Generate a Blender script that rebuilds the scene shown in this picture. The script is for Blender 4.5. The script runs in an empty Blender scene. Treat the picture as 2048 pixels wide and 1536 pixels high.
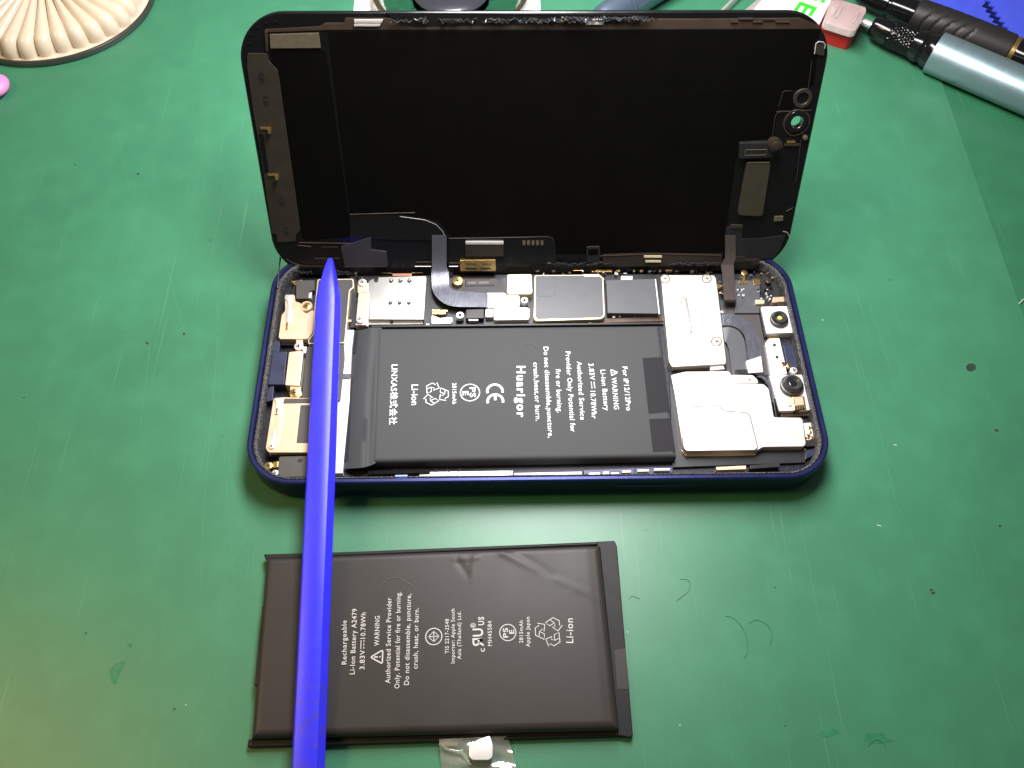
import bpy, bmesh, math, random
from mathutils import Vector, Matrix, Euler
random.seed(7)
S = 0.01                      # everything below is written in centimetres
C = bpy.context.scene.collection
D = bpy.data
PI = math.pi

# ------------------------------------------------------------------ camera
CAM_P = Vector((-1.21615902, -12.0777400, 20.0940811))
CAM_E = Euler((0.532509401, -0.0165678730, -0.0200878036), 'XYZ')
CAM_M = CAM_E.to_matrix()
FPX = 1702.08

def ray(u, v):
    return CAM_M @ Vector(((u - 1024) / FPX, -(v - 768) / FPX, -1))

def at(u, v, z=0.0):
    """where the sight line through a measured point meets the level z (cm)"""
    d = ray(u, v)
    return CAM_P + d * ((z - CAM_P.z) / d.z)

LID_O = Vector((0.00381, 3.08792, 0.58996))
LID_M = Matrix.Rotation(0.00614, 3, 'Z') @ Matrix.Rotation(1.14553, 3, 'X')

def lidat(u, v, n=0.0):
    """same for a level n above the raised screen's inner face, in its own axes"""
    nrm = LID_M @ Vector((0, 0, 1))
    o = LID_O + nrm * n
    d = ray(u, v)
    p = CAM_P + d * ((o - CAM_P).dot(nrm) / d.dot(nrm))
    q = LID_M.transposed() @ (p - LID_O)
    return Vector((q.x, q.y))

# ------------------------------------------------------------------ materials
MATS = {}

def material(name, col, rough=0.5, metal=0.0, spec=0.5, var=0.08, vscale=3.0, bump=0.0, bscale=40.0,
             rvar=0.06, coat=0.0, trans=0.0, alpha=1.0, stretch=None, ior=1.45, brush=None):
    m = D.materials.new(name)
    m.use_nodes = True
    nt = m.node_tree
    N, L = nt.nodes, nt.links
    b = N['Principled BSDF']
    tc = N.new('ShaderNodeTexCoord')
    mp = N.new('ShaderNodeMapping')
    sc = [100, 100, 100]
    if stretch:
        sc = [100 * s for s in stretch]
    mp.inputs['Scale'].default_value = sc
    L.new(tc.outputs['Object'], mp.inputs['Vector'])
    nz = N.new('ShaderNodeTexNoise')
    nz.inputs['Scale'].default_value = vscale
    nz.inputs['Detail'].default_value = 6
    L.new(mp.outputs[0], nz.inputs['Vector'])
    mx = N.new('ShaderNodeMix')
    mx.data_type = 'RGBA'
    c = list(col)
    mx.inputs[6].default_value = [max(0, x * (1 - var * 1.6)) for x in c] + [1]
    mx.inputs[7].default_value = [min(1, x * (1 + var * 1.6)) for x in c] + [1]
    L.new(nz.outputs['Fac'], mx.inputs[0])
    L.new(mx.outputs[2], b.inputs['Base Color'])
    mr = N.new('ShaderNodeMapRange')
    mr.inputs['To Min'].default_value = max(0.02, rough - rvar)
    mr.inputs['To Max'].default_value = min(1, rough + rvar)
    L.new(nz.outputs['Fac'], mr.inputs['Value'])
    L.new(mr.outputs[0], b.inputs['Roughness'])
    b.inputs['Metallic'].default_value = metal
    b.inputs['Specular IOR Level'].default_value = spec
    b.inputs['Coat Weight'].default_value = coat
    b.inputs['Transmission Weight'].default_value = trans
    b.inputs['Alpha'].default_value = alpha
    b.inputs['IOR'].default_value = ior
    if bump:
        n2 = N.new('ShaderNodeTexNoise')
        n2.inputs['Scale'].default_value = bscale
        n2.inputs['Detail'].default_value = 4
        mp2 = N.new('ShaderNodeMapping')
        mp2.inputs['Scale'].default_value = [100 * s for s in brush] if brush else (100, 100, 100)
        L.new(tc.outputs['Object'], mp2.inputs['Vector'])
        L.new(mp2.outputs[0], n2.inputs['Vector'])
        bp = N.new('ShaderNodeBump')
        bp.inputs['Strength'].default_value = bump
        bp.inputs['Distance'].default_value = 0.0002
        L.new(n2.outputs['Fac'], bp.inputs['Height'])
        L.new(bp.outputs[0], b.inputs['Normal'])
    MATS[name] = m
    return m

M = {}
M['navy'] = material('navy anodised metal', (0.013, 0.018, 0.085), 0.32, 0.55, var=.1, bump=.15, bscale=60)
M['navyshade'] = material('navy metal side in shade', (0.006, 0.008, 0.026), 0.45, 0.1, spec=.2, var=.15)  # same metal as the rim, with the walls' shade put into the colour
M['seam'] = material('brown painted seam shade', (0.12, 0.095, 0.07), 0.5)  # shade along seams and recesses, painted as flat brown lines
M['brightblue'] = material('bright blue frame metal', (0.2, 0.3, 0.7), 0.4, 0.4)
M['navyfloor'] = material('navy inner metal', (0.03, 0.036, 0.075), 0.42, 0.3, var=.15)
M['pan'] = material('dark inner pan', (0.012, 0.013, 0.022), 0.45, 0.3, var=.3, vscale=10, bump=.3, bscale=20)
M['black'] = material('black plastic', (0.012, 0.012, 0.014), 0.42, var=.15)
M['blackgloss'] = material('glossy black', (0.006, 0.006, 0.007), 0.12, var=.1)
M['lidback'] = material('black display backing film', (0.0022, 0.0021, 0.0018), 0.5, spec=.08, var=.12, vscale=1.2, bump=.05, bscale=8)
M['lidedge'] = material('black frame plastic', (0.004, 0.004, 0.0045), 0.22, var=.2)
M['bracket'] = material('brown steel bracket', (0.034, 0.028, 0.022), 0.45, 0.3, var=.12)
M['goldfoil'] = material('dull gold foil', (0.15, 0.128, 0.085), 0.42, 0.5, var=.14, vscale=8)
M['earplate'] = material('dull bronze plate', (0.055, 0.05, 0.036), 0.4, 0.4, var=.1, bump=.1, bscale=40)
M['brown'] = material('brown metal edge', (0.075, 0.052, 0.037), 0.4, 0.6, var=.3, vscale=2)
M['steel'] = material('satin steel shield', (0.68, 0.66, 0.63), 0.46, 0.7, var=.06, vscale=5, bump=.1, bscale=70)
M['simsteel'] = material('brushed steel tray', (0.47, 0.46, 0.44), 0.36, 0.95, var=.06, vscale=1.5, stretch=(1, .4, 1), bump=.06, bscale=40)
M['silver'] = material('bright tinned metal', (0.78, 0.76, 0.73), 0.4, 0.65, var=.04, vscale=4, bump=.04, bscale=60)
M['gold'] = material('gold plated metal', (0.75, 0.52, 0.2), 0.27, 0.95, var=.12)
M['copper'] = material('copper strip', (0.5, 0.24, 0.16), 0.35, 0.8)
M['bronze'] = material('pale bronze plate', (0.72, 0.54, 0.38), 0.42, 0.55, var=.06, vscale=6, bump=.06, bscale=60)
M['glint'] = material('tin solder', (0.8, 0.8, 0.78), 0.18, 0.9)
M['residue'] = material('shiny adhesive residue', (0.03, 0.03, 0.032), 0.22, spec=.9)
M['palehair'] = material('pale hair', (0.2, 0.21, 0.19), 0.5)
M['plategrey'] = material('slate film', (0.03, 0.03, 0.036), 0.3, var=.1)
M['cream'] = material('cream plated can', (0.78, 0.7, 0.48), 0.38, 0.5, var=.05)
M['white'] = material('white label film', (0.78, 0.78, 0.8), 0.4, var=.02)
M['whiteplate'] = material('white plated cover', (0.9, 0.9, 0.9), 0.3, 0.3, var=.03)
M['graphite'] = material('graphite tape', (0.075, 0.08, 0.09), 0.42, spec=.6, var=.08, bump=.05, bscale=20)
M['darkgrey'] = material('dark grey film', (0.06, 0.056, 0.054), 0.48, var=.1, bump=.06, bscale=30)
M['flex'] = material('shiny flex cable', (0.12, 0.126, 0.155), 0.24, 0.45, var=.12, vscale=3, bump=.3, bscale=6, brush=(9, .4, 1))
M['flexbrown'] = material('brown flex cable', (0.08, 0.066, 0.062), 0.26, 0.3, var=.18, vscale=4, stretch=(8, .5, .5))
M['board'] = material('dark circuit board', (0.018, 0.02, 0.024), 0.4, var=.3, vscale=14)
M['olive'] = material('olive board edge', (0.1, 0.1, 0.03), 0.5)
M['gasket'] = material('gritty black gasket', (0.035, 0.034, 0.034), 0.55, var=.55, vscale=26, bump=1.0, bscale=34)
def gritty():
    m = D.materials.new('gritty gasket foam')
    m.use_nodes = True
    nt = m.node_tree
    N, L = nt.nodes, nt.links
    b = N['Principled BSDF']
    tc = N.new('ShaderNodeTexCoord')
    nz = N.new('ShaderNodeTexNoise')
    nz.inputs['Scale'].default_value = 3200
    nz.inputs['Detail'].default_value = 3
    L.new(tc.outputs['Object'], nz.inputs['Vector'])
    r = N.new('ShaderNodeValToRGB')
    r.color_ramp.elements[0].position = .5
    r.color_ramp.elements[0].color = (.016, .016, .017, 1)
    r.color_ramp.elements[1].position = .72
    r.color_ramp.elements[1].color = (.26, .255, .25, 1)
    L.new(nz.outputs['Fac'], r.inputs[0])
    L.new(r.outputs[0], b.inputs['Base Color'])
    b.inputs['Roughness'].default_value = .55
    bp = N.new('ShaderNodeBump')
    bp.inputs['Strength'].default_value = 1
    bp.inputs['Distance'].default_value = .0003
    L.new(nz.outputs['Fac'], bp.inputs['Height'])
    L.new(bp.outputs[0], b.inputs['Normal'])
    return m
M['gasket'] = gritty()
M['batt'] = material('charcoal battery film', (0.055, 0.058, 0.062), 0.6, spec=.2, var=.05, vscale=1.0, bump=.05, bscale=10, rvar=.05)
M['battdark'] = material('darker battery tape', (0.018, 0.018, 0.021), 0.6, spec=.15, var=.05)
M['oldbatt'] = material('brown black battery film', (0.031, 0.0275, 0.025), 0.45, spec=.36, var=.08, vscale=.9, bump=.06, bscale=6)
M['oldtape'] = material('black battery end tape', (0.012, 0.0115, 0.012), 0.5, spec=.3, var=.12)
M['printwhite'] = material('white ink', (0.82, 0.83, 0.85), 0.5, var=.02)
M['printgrey'] = material('grey ink', (0.55, 0.54, 0.53), 0.5, var=.03)
M['blue'] = material('blue nylon', (0.036, 0.034, 0.86), 0.34, spec=.45, var=.06, vscale=3, bump=.12, bscale=45)
M['lens'] = material('lens glass', (0.01, 0.012, 0.02), 0.06, coat=1.0)
M['lensring'] = material('dark lens ring', (0.07, 0.07, 0.068), 0.35, 0.6)
M['lenseye'] = material('yellow lens centre', (0.6, 0.65, 0.15), 0.2)  # plain yellow for the small disc at the lens centre
M['pinkchip'] = material('pink sensor chip', (0.8, 0.42, 0.3), 0.4)
M['alu'] = material('pale blue anodised handle', (0.27, 0.39, 0.44), 0.4, 0.7, var=.04, bump=.08, bscale=50, brush=(1, 1, 1))
M['bluegrey'] = material('blue grey metal handle', (0.16, 0.22, 0.31), 0.34, 0.7, var=.08)
M['rubber'] = material('black rubber grip', (0.018, 0.018, 0.018), 0.5, var=.1)
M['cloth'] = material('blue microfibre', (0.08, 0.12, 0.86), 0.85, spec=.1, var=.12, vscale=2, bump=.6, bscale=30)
M['clothshade'] = material('dark blue edge shadow', (0.01, 0.015, 0.09), 0.9, spec=.1)
M['cream2'] = material('cream glazed flutes', (0.66, 0.56, 0.43), 0.22, coat=.4, var=.08, vscale=.6)
M['rimdark'] = material('grey metal rim', (0.16, 0.15, 0.145), 0.3, 0.8)
M['pink'] = material('pink plastic', (0.85, 0.28, 0.6), 0.4, var=.04)
M['green'] = material('green ink', (0.04, 0.75, 0.03), 0.5, var=.03)
M['paleink'] = material('faint grey ink', (0.45, 0.45, 0.45), 0.5)
M['beige'] = material('beige seam', (0.62, 0.55, 0.45), 0.5)
M['red'] = material('red clear plastic', (0.7, 0.03, 0.03), 0.15, trans=.35, var=.1, vscale=5)
M['clear'] = material('clear plastic', (0.97, 0.88, 0.87), 0.1, trans=.7, var=.02, bump=.4, bscale=8)
M['glass'] = material('clear glass', (0.93, 0.97, 0.95), 0.04, trans=1.0, var=.01, ior=1.48)
M['bronzerim'] = material('bronze rim', (0.3, 0.2, 0.12), 0.25, 0.9)
M['dishdark'] = material('dark dish bottom', (0.03, 0.03, 0.04), 0.25, coat=.6)
M['greenreflect'] = material('painted mat reflection', (0.03, 0.17, 0.09), 0.15)
M['hair'] = material('dark hair', (0.03, 0.12, 0.07), 0.5)
M['stain'] = material('dark green stain', (0.025, 0.178, 0.084), 0.45, var=.3, vscale=6)
M['soot'] = material('dark speck', (0.02, 0.035, 0.025), 0.6, var=.3)
M['lint'] = material('pale lint', (0.4, 0.55, 0.46), 0.6)
M['scratch'] = material('pale scratch', (0.075, 0.26, 0.145), 0.5, var=.3, vscale=2)

def film_material():
    m = D.materials.new('clear film')
    m.use_nodes = True
    nt = m.node_tree
    N, L = nt.nodes, nt.links
    N.clear()
    out = N.new('ShaderNodeOutputMaterial')
    tr = N.new('ShaderNodeBsdfTransparent')
    tr.inputs[0].default_value = (.93, .95, .9, 1)
    gl = N.new('ShaderNodeBsdfGlossy')
    gl.inputs['Roughness'].default_value = .12
    df = N.new('ShaderNodeBsdfDiffuse')
    df.inputs[0].default_value = (.6, .62, .55, 1)
    tc = N.new('ShaderNodeTexCoord')
    nz = N.new('ShaderNodeTexNoise')
    nz.inputs['Scale'].default_value = 260
    L.new(tc.outputs['Object'], nz.inputs['Vector'])
    bp = N.new('ShaderNodeBump')
    bp.inputs['Strength'].default_value = .5
    bp.inputs['Distance'].default_value = .0006
    L.new(nz.outputs['Fac'], bp.inputs['Height'])
    L.new(bp.outputs[0], gl.inputs['Normal'])
    m1 = N.new('ShaderNodeMixShader')
    m1.inputs[0].default_value = .5
    L.new(gl.outputs[0], m1.inputs[1])
    L.new(df.outputs[0], m1.inputs[2])
    m2 = N.new('ShaderNodeMixShader')
    m2.inputs[0].default_value = .48
    L.new(tr.outputs[0], m2.inputs[1])
    L.new(m1.outputs[0], m2.inputs[2])
    L.new(m2.outputs[0], out.inputs[0])
    return m
M['film'] = film_material()

def scuff_blue(m):
    # grey smudges worn onto the handle end of the stick
    nt = m.node_tree
    N, L = nt.nodes, nt.links
    b = N['Principled BSDF']
    src = b.inputs['Base Color'].links[0].from_socket
    tc = N.new('ShaderNodeTexCoord')
    sx = N.new('ShaderNodeSeparateXYZ')
    L.new(tc.outputs['Object'], sx.inputs[0])
    mr = N.new('ShaderNodeMapRange')
    mr.inputs['From Min'].default_value = -.068
    mr.inputs['From Max'].default_value = -.088
    L.new(sx.outputs['Y'], mr.inputs['Value'])
    nz = N.new('ShaderNodeTexNoise')
    nz.inputs['Scale'].default_value = 420
    nz.inputs['Detail'].default_value = 8
    nz.inputs['Roughness'].default_value = .7
    L.new(tc.outputs['Object'], nz.inputs['Vector'])
    r2 = N.new('ShaderNodeMapRange')
    r2.inputs['From Min'].default_value = .5
    r2.inputs['From Max'].default_value = .72
    L.new(nz.outputs['Fac'], r2.inputs['Value'])
    mu = N.new('ShaderNodeMath')
    mu.operation = 'MULTIPLY'
    L.new(mr.outputs[0], mu.inputs[0])
    L.new(r2.outputs[0], mu.inputs[1])
    mx = N.new('ShaderNodeMix')
    mx.data_type = 'RGBA'
    L.new(mu.outputs[0], mx.inputs[0])
    L.new(src, mx.inputs[6])
    mx.inputs[7].default_value = (.07, .055, .28, 1)
    L.new(mx.outputs[2], b.inputs['Base Color'])
scuff_blue(M['blue'])

def mat_green(name, col, dark=1.0):
    """leathery green sheet: cloudy wear, fine grain, long faint scratches"""
    m = D.materials.new(name)
    m.use_nodes = True
    nt = m.node_tree
    N, L = nt.nodes, nt.links
    b = N['Principled BSDF']
    tc = N.new('ShaderNodeTexCoord')

    def noise(scale, detail=5, stretch=(1, 1, 1), rot=0, dist=0):
        mp = N.new('ShaderNodeMapping')
        mp.inputs['Scale'].default_value = [100 * s for s in stretch]
        mp.inputs['Rotation'].default_value = (0, 0, rot)
        L.new(tc.outputs['Object'], mp.inputs['Vector'])
        n = N.new('ShaderNodeTexNoise')
        n.inputs['Scale'].default_value = scale
        n.inputs['Detail'].default_value = detail
        n.inputs['Distortion'].default_value = dist
        L.new(mp.outputs[0], n.inputs['Vector'])
        return n.outputs['Fac']

    def ramp(src, a, c):
        r = N.new('ShaderNodeMapRange')
        r.inputs['From Min'].default_value = a
        r.inputs['From Max'].default_value = c
        L.new(src, r.inputs['Value'])
        return r.outputs[0]

    def mix(fac, a, c, k=1.0):
        x = N.new('ShaderNodeMix')
        x.data_type = 'RGBA'
        mu = N.new('ShaderNodeMath')
        mu.operation = 'MULTIPLY'
        mu.inputs[1].default_value = k
        L.new(fac, mu.inputs[0])
        L.new(mu.outputs[0], x.inputs[0])
        if isinstance(a, tuple):
            x.inputs[6].default_value = (*a, 1)
        else:
            L.new(a, x.inputs[6])
        x.inputs[7].default_value = (*c, 1)
        return x.outputs[2]
    c0 = tuple(x * dark for x in col)
    c = mix(ramp(noise(.22, 4), .3, .7), c0, tuple(x * .8 for x in c0))
    c = mix(ramp(noise(1.1, 6), .45, .75), c, tuple(x * 1.14 for x in c0), .5)
    c = mix(ramp(noise(28, 3), .5, .8), c, tuple(x * .74 for x in c0), .55)
    c = mix(ramp(noise(60, 2), .55, .8), c, (c0[0] * 1.6, c0[1] * 1.2, c0[2] * 1.3), .4)
    # long fine scratches in three directions
    for rot, sc, lo, k in ((.08, 7, .68, .4), (-.17, 5, .70, .35), (1.3, 6, .73, .2)):
        s = ramp(noise(sc, 2, (2.2, .028, 1), rot), lo, lo + .06)
        c = mix(s, c, (c0[0] * 2.2 + .02, c0[1] * 1.35, c0[2] * 1.6), k)
    for rot, sc, lo, k in ((.05, 9, .71, .35),):
        s = ramp(noise(sc, 2, (1.8, .02, 1), rot), lo, lo + .05)
        c = mix(s, c, tuple(x * .6 for x in c0), k)
    c = mix(ramp(noise(3.1, 2, (1, 1, 1), .4), .79, .82), c, (.02, .05, .03), .7)
    L.new(c, b.inputs['Base Color'])
    b.inputs['Roughness'].default_value = .38
    b.inputs['Specular IOR Level'].default_value = .52
    bp = N.new('ShaderNodeBump')
    bp.inputs['Strength'].default_value = .10
    bp.inputs['Distance'].default_value = .0003
    L.new(noise(34, 4), bp.inputs['Height'])
    L.new(bp.outputs[0], b.inputs['Normal'])
    return m
M['mat'] = mat_green('green work mat', (0.047, 0.212, 0.115))
M['bench'] = mat_green('green bench top', (0.036, 0.195, 0.096), .92)

# ------------------------------------------------------------------ mesh helpers
class MB:
    def __init__(self):
        self.v, self.f, self.mi = [], [], []

    def add(self, vs, fs, mi=0):
        o = len(self.v)
        self.v += [tuple(p) for p in vs]
        for f in fs:
            self.f.append([o + i for i in f])
            self.mi.append(mi)

    def rings(self, rings, cap0=True, cap1=True, mi=0, closed=True):
        n = len(rings[0])
        vs = [p for r in rings for p in r]
        fs = []
        for k in range(len(rings) - 1):
            for i in range(n if closed else n - 1):
                j = (i + 1) % n
                fs.append([k * n + i, k * n + j, (k + 1) * n + j, (k + 1) * n + i])
        if cap0:
            fs.append(list(range(n))[::-1])
        if cap1:
            fs.append([(len(rings) - 1) * n + i for i in range(n)])
        self.add(vs, fs, mi)

    def prism(self, pts, z0, z1, bev=0.0, mi=0):
        pts = ccw(pts)
        z = lambda q, h: [(p[0], p[1], h) for p in q]
        if bev > 0:
            self.rings([z(pts, z0), z(pts, z1 - bev), z(inset(pts, bev * .3), z1 - bev * .3), z(inset(pts, bev), z1)], mi=mi)
        else:
            self.rings([z(pts, z0), z(pts, z1)], mi=mi)

    def box(self, x0, x1, y0, y1, z0, z1, bev=0, mi=0):
        self.prism([(x0, y0), (x1, y0), (x1, y1), (x0, y1)], z0, z1, bev, mi)

    def disc(self, c, r, z0, z1, bev=0, n=28, mi=0):
        self.prism([(c[0] + r * math.cos(2 * PI * i / n), c[1] + r * math.sin(2 * PI * i / n)) for i in range(n)], z0, z1, bev, mi)

    def ring(self, c, r0, r1, z0, z1, n=32, mi=0):
        rs = []
        for r, z in ((r1, z0), (r1, z1 - .02), (r1 - .015, z1), (r0 + .01, z1), (r0, z1 - .01), (r0, z0)):
            rs.append([(c[0] + r * math.cos(2 * PI * i / n), c[1] + r * math.sin(2 * PI * i / n), z) for i in range(n)])
        self.rings(rs, False, False, mi)

    def tube(self, path, r, n=8, mi=0, caps=True):
        path = [Vector(p) for p in path]
        rs = []
        for i, p in enumerate(path):
            t = (path[min(i + 1, len(path) - 1)] - path[max(i - 1, 0)]).normalized()
            a = Vector((0, 0, 1)) if abs(t.z) < .9 else Vector((1, 0, 0))
            x = t.cross(a).normalized()
            y = x.cross(t)
            rr_ = r(i / (len(path) - 1)) if callable(r) else r
            rs.append([p + (x * math.cos(2 * PI * k / n) + y * math.sin(2 * PI * k / n)) * rr_ for k in range(n)])
        self.rings([[tuple(q) for q in g] for g in rs], caps, caps, mi)

    def lathe(self, p0, d, prof, n=40, mi=0, rmod=None):
        """prof = [(distance along d, radius)...]"""
        d = Vector(d).normalized()
        a = Vector((0, 0, 1)) if abs(d.z) < .9 else Vector((1, 0, 0))
        x = d.cross(a).normalized()
        y = x.cross(d)
        rs = []
        for t, r in prof:
            g = []
            for k in range(n):
                th = 2 * PI * k / n
                q = r + (rmod(th, t) if rmod else 0)
                g.append(tuple(Vector(p0) + d * t + (x * math.cos(th) + y * math.sin(th)) * q))
            rs.append(g)
        self.rings(rs, mi=mi)

    def strip(self, left, right, th=.008, mi=0):
        """thin ribbon between two 3D polylines"""
        n = len(left)
        up = []
        for i in range(n):
            t = (Vector(left[min(i + 1, n - 1)]) - Vector(left[max(i - 1, 0)]))
            w = Vector(right[i]) - Vector(left[i])
            up.append(w.cross(t).normalized() * th)
        rs = []
        for i in range(n):
            l, r_ = Vector(left[i]), Vector(right[i])
            rs.append([tuple(l), tuple(r_), tuple(r_ - up[i]), tuple(l - up[i])])
        self.rings(rs, mi=mi)

    def build(self, name, mats, parent=None, smooth=None, off=(0, 0, 0)):
        me = D.meshes.new(name)
        me.from_pydata([((v[0] - off[0]) * S, (v[1] - off[1]) * S, (v[2] - off[2]) * S) for v in self.v], [], self.f)
        if not isinstance(mats, (list, tuple)):
            mats = [mats]
        for m in mats:
            me.materials.append(m)
        for p, i in zip(me.polygons, self.mi):
            p.material_index = i
        bm = bmesh.new()
        bm.from_mesh(me)
        bmesh.ops.recalc_face_normals(bm, faces=bm.faces)
        bm.to_mesh(me)
        bm.free()
        if smooth is not None:
            me.polygons.foreach_set('use_smooth', [True] * len(me.polygons))
            me.set_sharp_from_angle(angle=math.radians(smooth))
        o = D.objects.new(name, me)
        C.objects.link(o)
        if parent:
            o.parent = parent
        return o

def ccw(p):
    a = sum(p[i][0] * p[(i + 1) % len(p)][1] - p[(i + 1) % len(p)][0] * p[i][1] for i in range(len(p)))
    return list(p) if a > 0 else list(p)[::-1]

def inset(p, d):
    n = len(p)
    out = []
    for i in range(n):
        a, b, c = Vector(p[i - 1][:2]), Vector(p[i][:2]), Vector(p[(i + 1) % n][:2])
        e1, e2 = b - a, c - b
        if e1.length < 1e-6 or e2.length < 1e-6:
            out.append((b.x, b.y))
            continue
        e1.normalize()
        e2.normalize()
        n1, n2 = Vector((-e1.y, e1.x)), Vector((-e2.y, e2.x))
        m = n1 + n2
        if m.length < .2:
            m = n1
        m.normalize()
        k = d / max(.45, m.dot(n1))
        out.append((b.x + m.x * k, b.y + m.y * k))
    return out

def rp(p, r=.06, n=4):
    """round the corners of a polygon"""
    p = ccw([(q[0], q[1]) for q in p])
    out = []
    L_ = len(p)
    for i in range(L_):
        a, b, c = Vector(p[i - 1]), Vector(p[i]), Vector(p[(i + 1) % L_])
        u, w = (a - b), (c - b)
        lu, lw = u.length, w.length
        u.normalize()
        w.normalize()
        k = min(r, lu * .45, lw * .45)
        s, e = b + u * k, b + w * k
        for j in range(n + 1):
            t = j / n
            q = s * (1 - t) ** 2 + b * 2 * t * (1 - t) + e * t * t
            out.append((q.x, q.y))
    return out

def rrect(w, h, r, n=14):
    pts = []
    for cx, cy, a0 in ((w - r, h - r, 0), (-w + r, h - r, 90), (-w + r, -h + r, 180), (w - r, -h + r, 270)):
        for i in range(n + 1):
            a = math.radians(a0 + 90 * i / n)
            pts.append((cx + r * math.cos(a), cy + r * math.sin(a)))
    return pts

def with_z(p, z):
    return [(q[0], q[1], z) for q in p]

def empty(name, label, cat, loc=(0, 0, 0), group=None):
    o = D.objects.new(name, None)
    o.empty_display_size = .01
    C.objects.link(o)
    o.location = [c * S for c in loc]
    o['label'], o['category'] = label, cat
    if group:
        o['group'] = group
    return o

def tag(o, label, cat, group=None):
    o['label'], o['category'] = label, cat
    if group:
        o['group'] = group
    return o

def circle3(a, b, c):
    ax, ay, bx, by, cx, cy = a.x, a.y, b.x, b.y, c.x, c.y
    d = 2 * (ax * (by - cy) + bx * (cy - ay) + cx * (ay - by))
    ux = ((ax * ax + ay * ay) * (by - cy) + (bx * bx + by * by) * (cy - ay) + (cx * cx + cy * cy) * (ay - by)) / d
    uy = ((ax * ax + ay * ay) * (cx - bx) + (bx * bx + by * by) * (ax - cx) + (cx * cx + cy * cy) * (bx - ax)) / d
    return Vector((ux, uy)), math.hypot(ax - ux, ay - uy)

# text ------------------------------------------------------------
TXT = {}

def glyphs(s, bold):
    if (s, bold) in TXT:
        return TXT[(s, bold)]
    cu = D.curves.new('lettering', 'FONT')
    cu.body = s
    cu.size = 1
    cu.resolution_u = 3
    cu.offset = bold
    cu.space_character = 1.1 if bold < .03 else 1.22
    o = D.objects.new('lettering', cu)
    C.objects.link(o)
    dg = bpy.context.evaluated_depsgraph_get()
    dg.update()
    me = D.meshes.new_from_object(o.evaluated_get(dg))
    vs = [tuple(v.co) for v in me.vertices]
    fs = [list(p.vertices) for p in me.polygons]
    D.objects.remove(o)
    D.curves.remove(cu)
    D.meshes.remove(me)
    TXT[(s, bold)] = (vs, fs)
    return vs, fs

def put_text(mb, s, a, b, cap, z, bold=.012, fit=True):
    """lettering whose mid line runs from a to b (xy, cm), cap = capital height in cm"""
    vs, fs = glyphs(s, bold)
    x0, x1 = min(v[0] for v in vs), max(v[0] for v in vs)
    a, b = Vector(a[:2]), Vector(b[:2])
    d = b - a
    ln = d.length
    d.normalize()
    n = Vector((-d.y, d.x))
    ky = cap / .72
    kx = ln / (x1 - x0) if fit else ky
    out = []
    for v in vs:
        p = a + d * ((v[0] - x0) * kx) + n * ((v[1] - .36) * ky)
        out.append((p.x, p.y, z))
    mb.add(out, fs)

def stroke(mb, pts, w, z, closed=False):
    """flat line of width w along a polyline"""
    pts = [Vector(p[:2]) for p in pts]
    n = len(pts)
    L_, R_ = [], []
    for i in range(n):
        if closed:
            t = pts[(i + 1) % n] - pts[i - 1]
        else:
            t = pts[min(i + 1, n - 1)] - pts[max(i - 1, 0)]
        if t.length < 1e-9:
            t = Vector((1, 0))
        t.normalize()
        q = Vector((-t.y, t.x)) * w / 2
        L_.append((*(pts[i] + q), z))
        R_.append((*(pts[i] - q), z))
    fs = []
    for i in range(n if closed else n - 1):
        j = (i + 1) % n
        fs.append([i, j, n + j, n + i])
    mb.add(L_ + R_, fs)

class Frame:
    """marks drawn in a rotated frame: x along the reading direction, y up"""
    def __init__(self, mb, c, d, z):
        self.mb, self.c, self.d, self.z = mb, Vector(c[:2]), Vector(d).normalized(), z
        self.n = Vector((-self.d.y, self.d.x))

    def p(self, x, y):
        return self.c + self.d * x + self.n * y

    def line(self, pts, w, closed=False):
        stroke(self.mb, [self.p(*q) for q in pts], w, self.z, closed)

    def poly(self, pts):
        self.mb.add([(*self.p(*q), self.z) for q in pts], [list(range(len(pts)))])

    def arc(self, cx, cy, r, a0, a1, w, n=18):
        self.line([(cx + r * math.cos(math.radians(a0 + (a1 - a0) * i / n)), cy + r * math.sin(math.radians(a0 + (a1 - a0) * i / n))) for i in range(n + 1)], w)

    def text(self, s, x0, x1, y, cap, bold=.012):
        put_text(self.mb, s, self.p(x0, y), self.p(x1, y), cap, self.z, bold)

def recycle(fr, r, w):
    """three chasing outlined arrows"""
    for k in range(3):
        a = math.radians(90 + 120 * k)
        ca, sa = math.cos(a - PI / 2), math.sin(a - PI / 2)

        def T(x, y):
            return (x * ca - y * sa, x * sa + y * ca)
        band = [(-.52, .40), (-.22, .98), (.28, .98), (.42, .72), (.60, .82), (.50, .30), (.02, .38), (.18, .50), (.04, .70), (-.16, .36)]
        fr.line([T(x * r, y * r) for x, y in band], w, True)
        fr.line([T(-.34 * r, .74 * r), T(.02 * r, .70 * r)], w * .8)

def pse(fr, r, w):
    fr.line([(r * math.cos(2 * PI * i / 32), r * math.sin(2 * PI * i / 32)) for i in range(32)], w, True)
    fr.text('PS', -.62 * r, .58 * r, .3 * r, .62 * r, .02)
    fr.text('E', -.18 * r, .32 * r, -.46 * r, .62 * r, .02)

def triangle_sign(fr, h, w, solid=False):
    pts = [(-.56 * h, -.5 * h), (.56 * h, -.5 * h), (0, .5 * h)]
    q = rp(pts, h * .14, 3)
    fr.line(q, w, True)
    fr.line([(0, .2 * h), (0, -.12 * h)], w * 1.1)
    fr.line([(0, -.24 * h), (0, -.33 * h)], w * 1.1)

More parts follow.
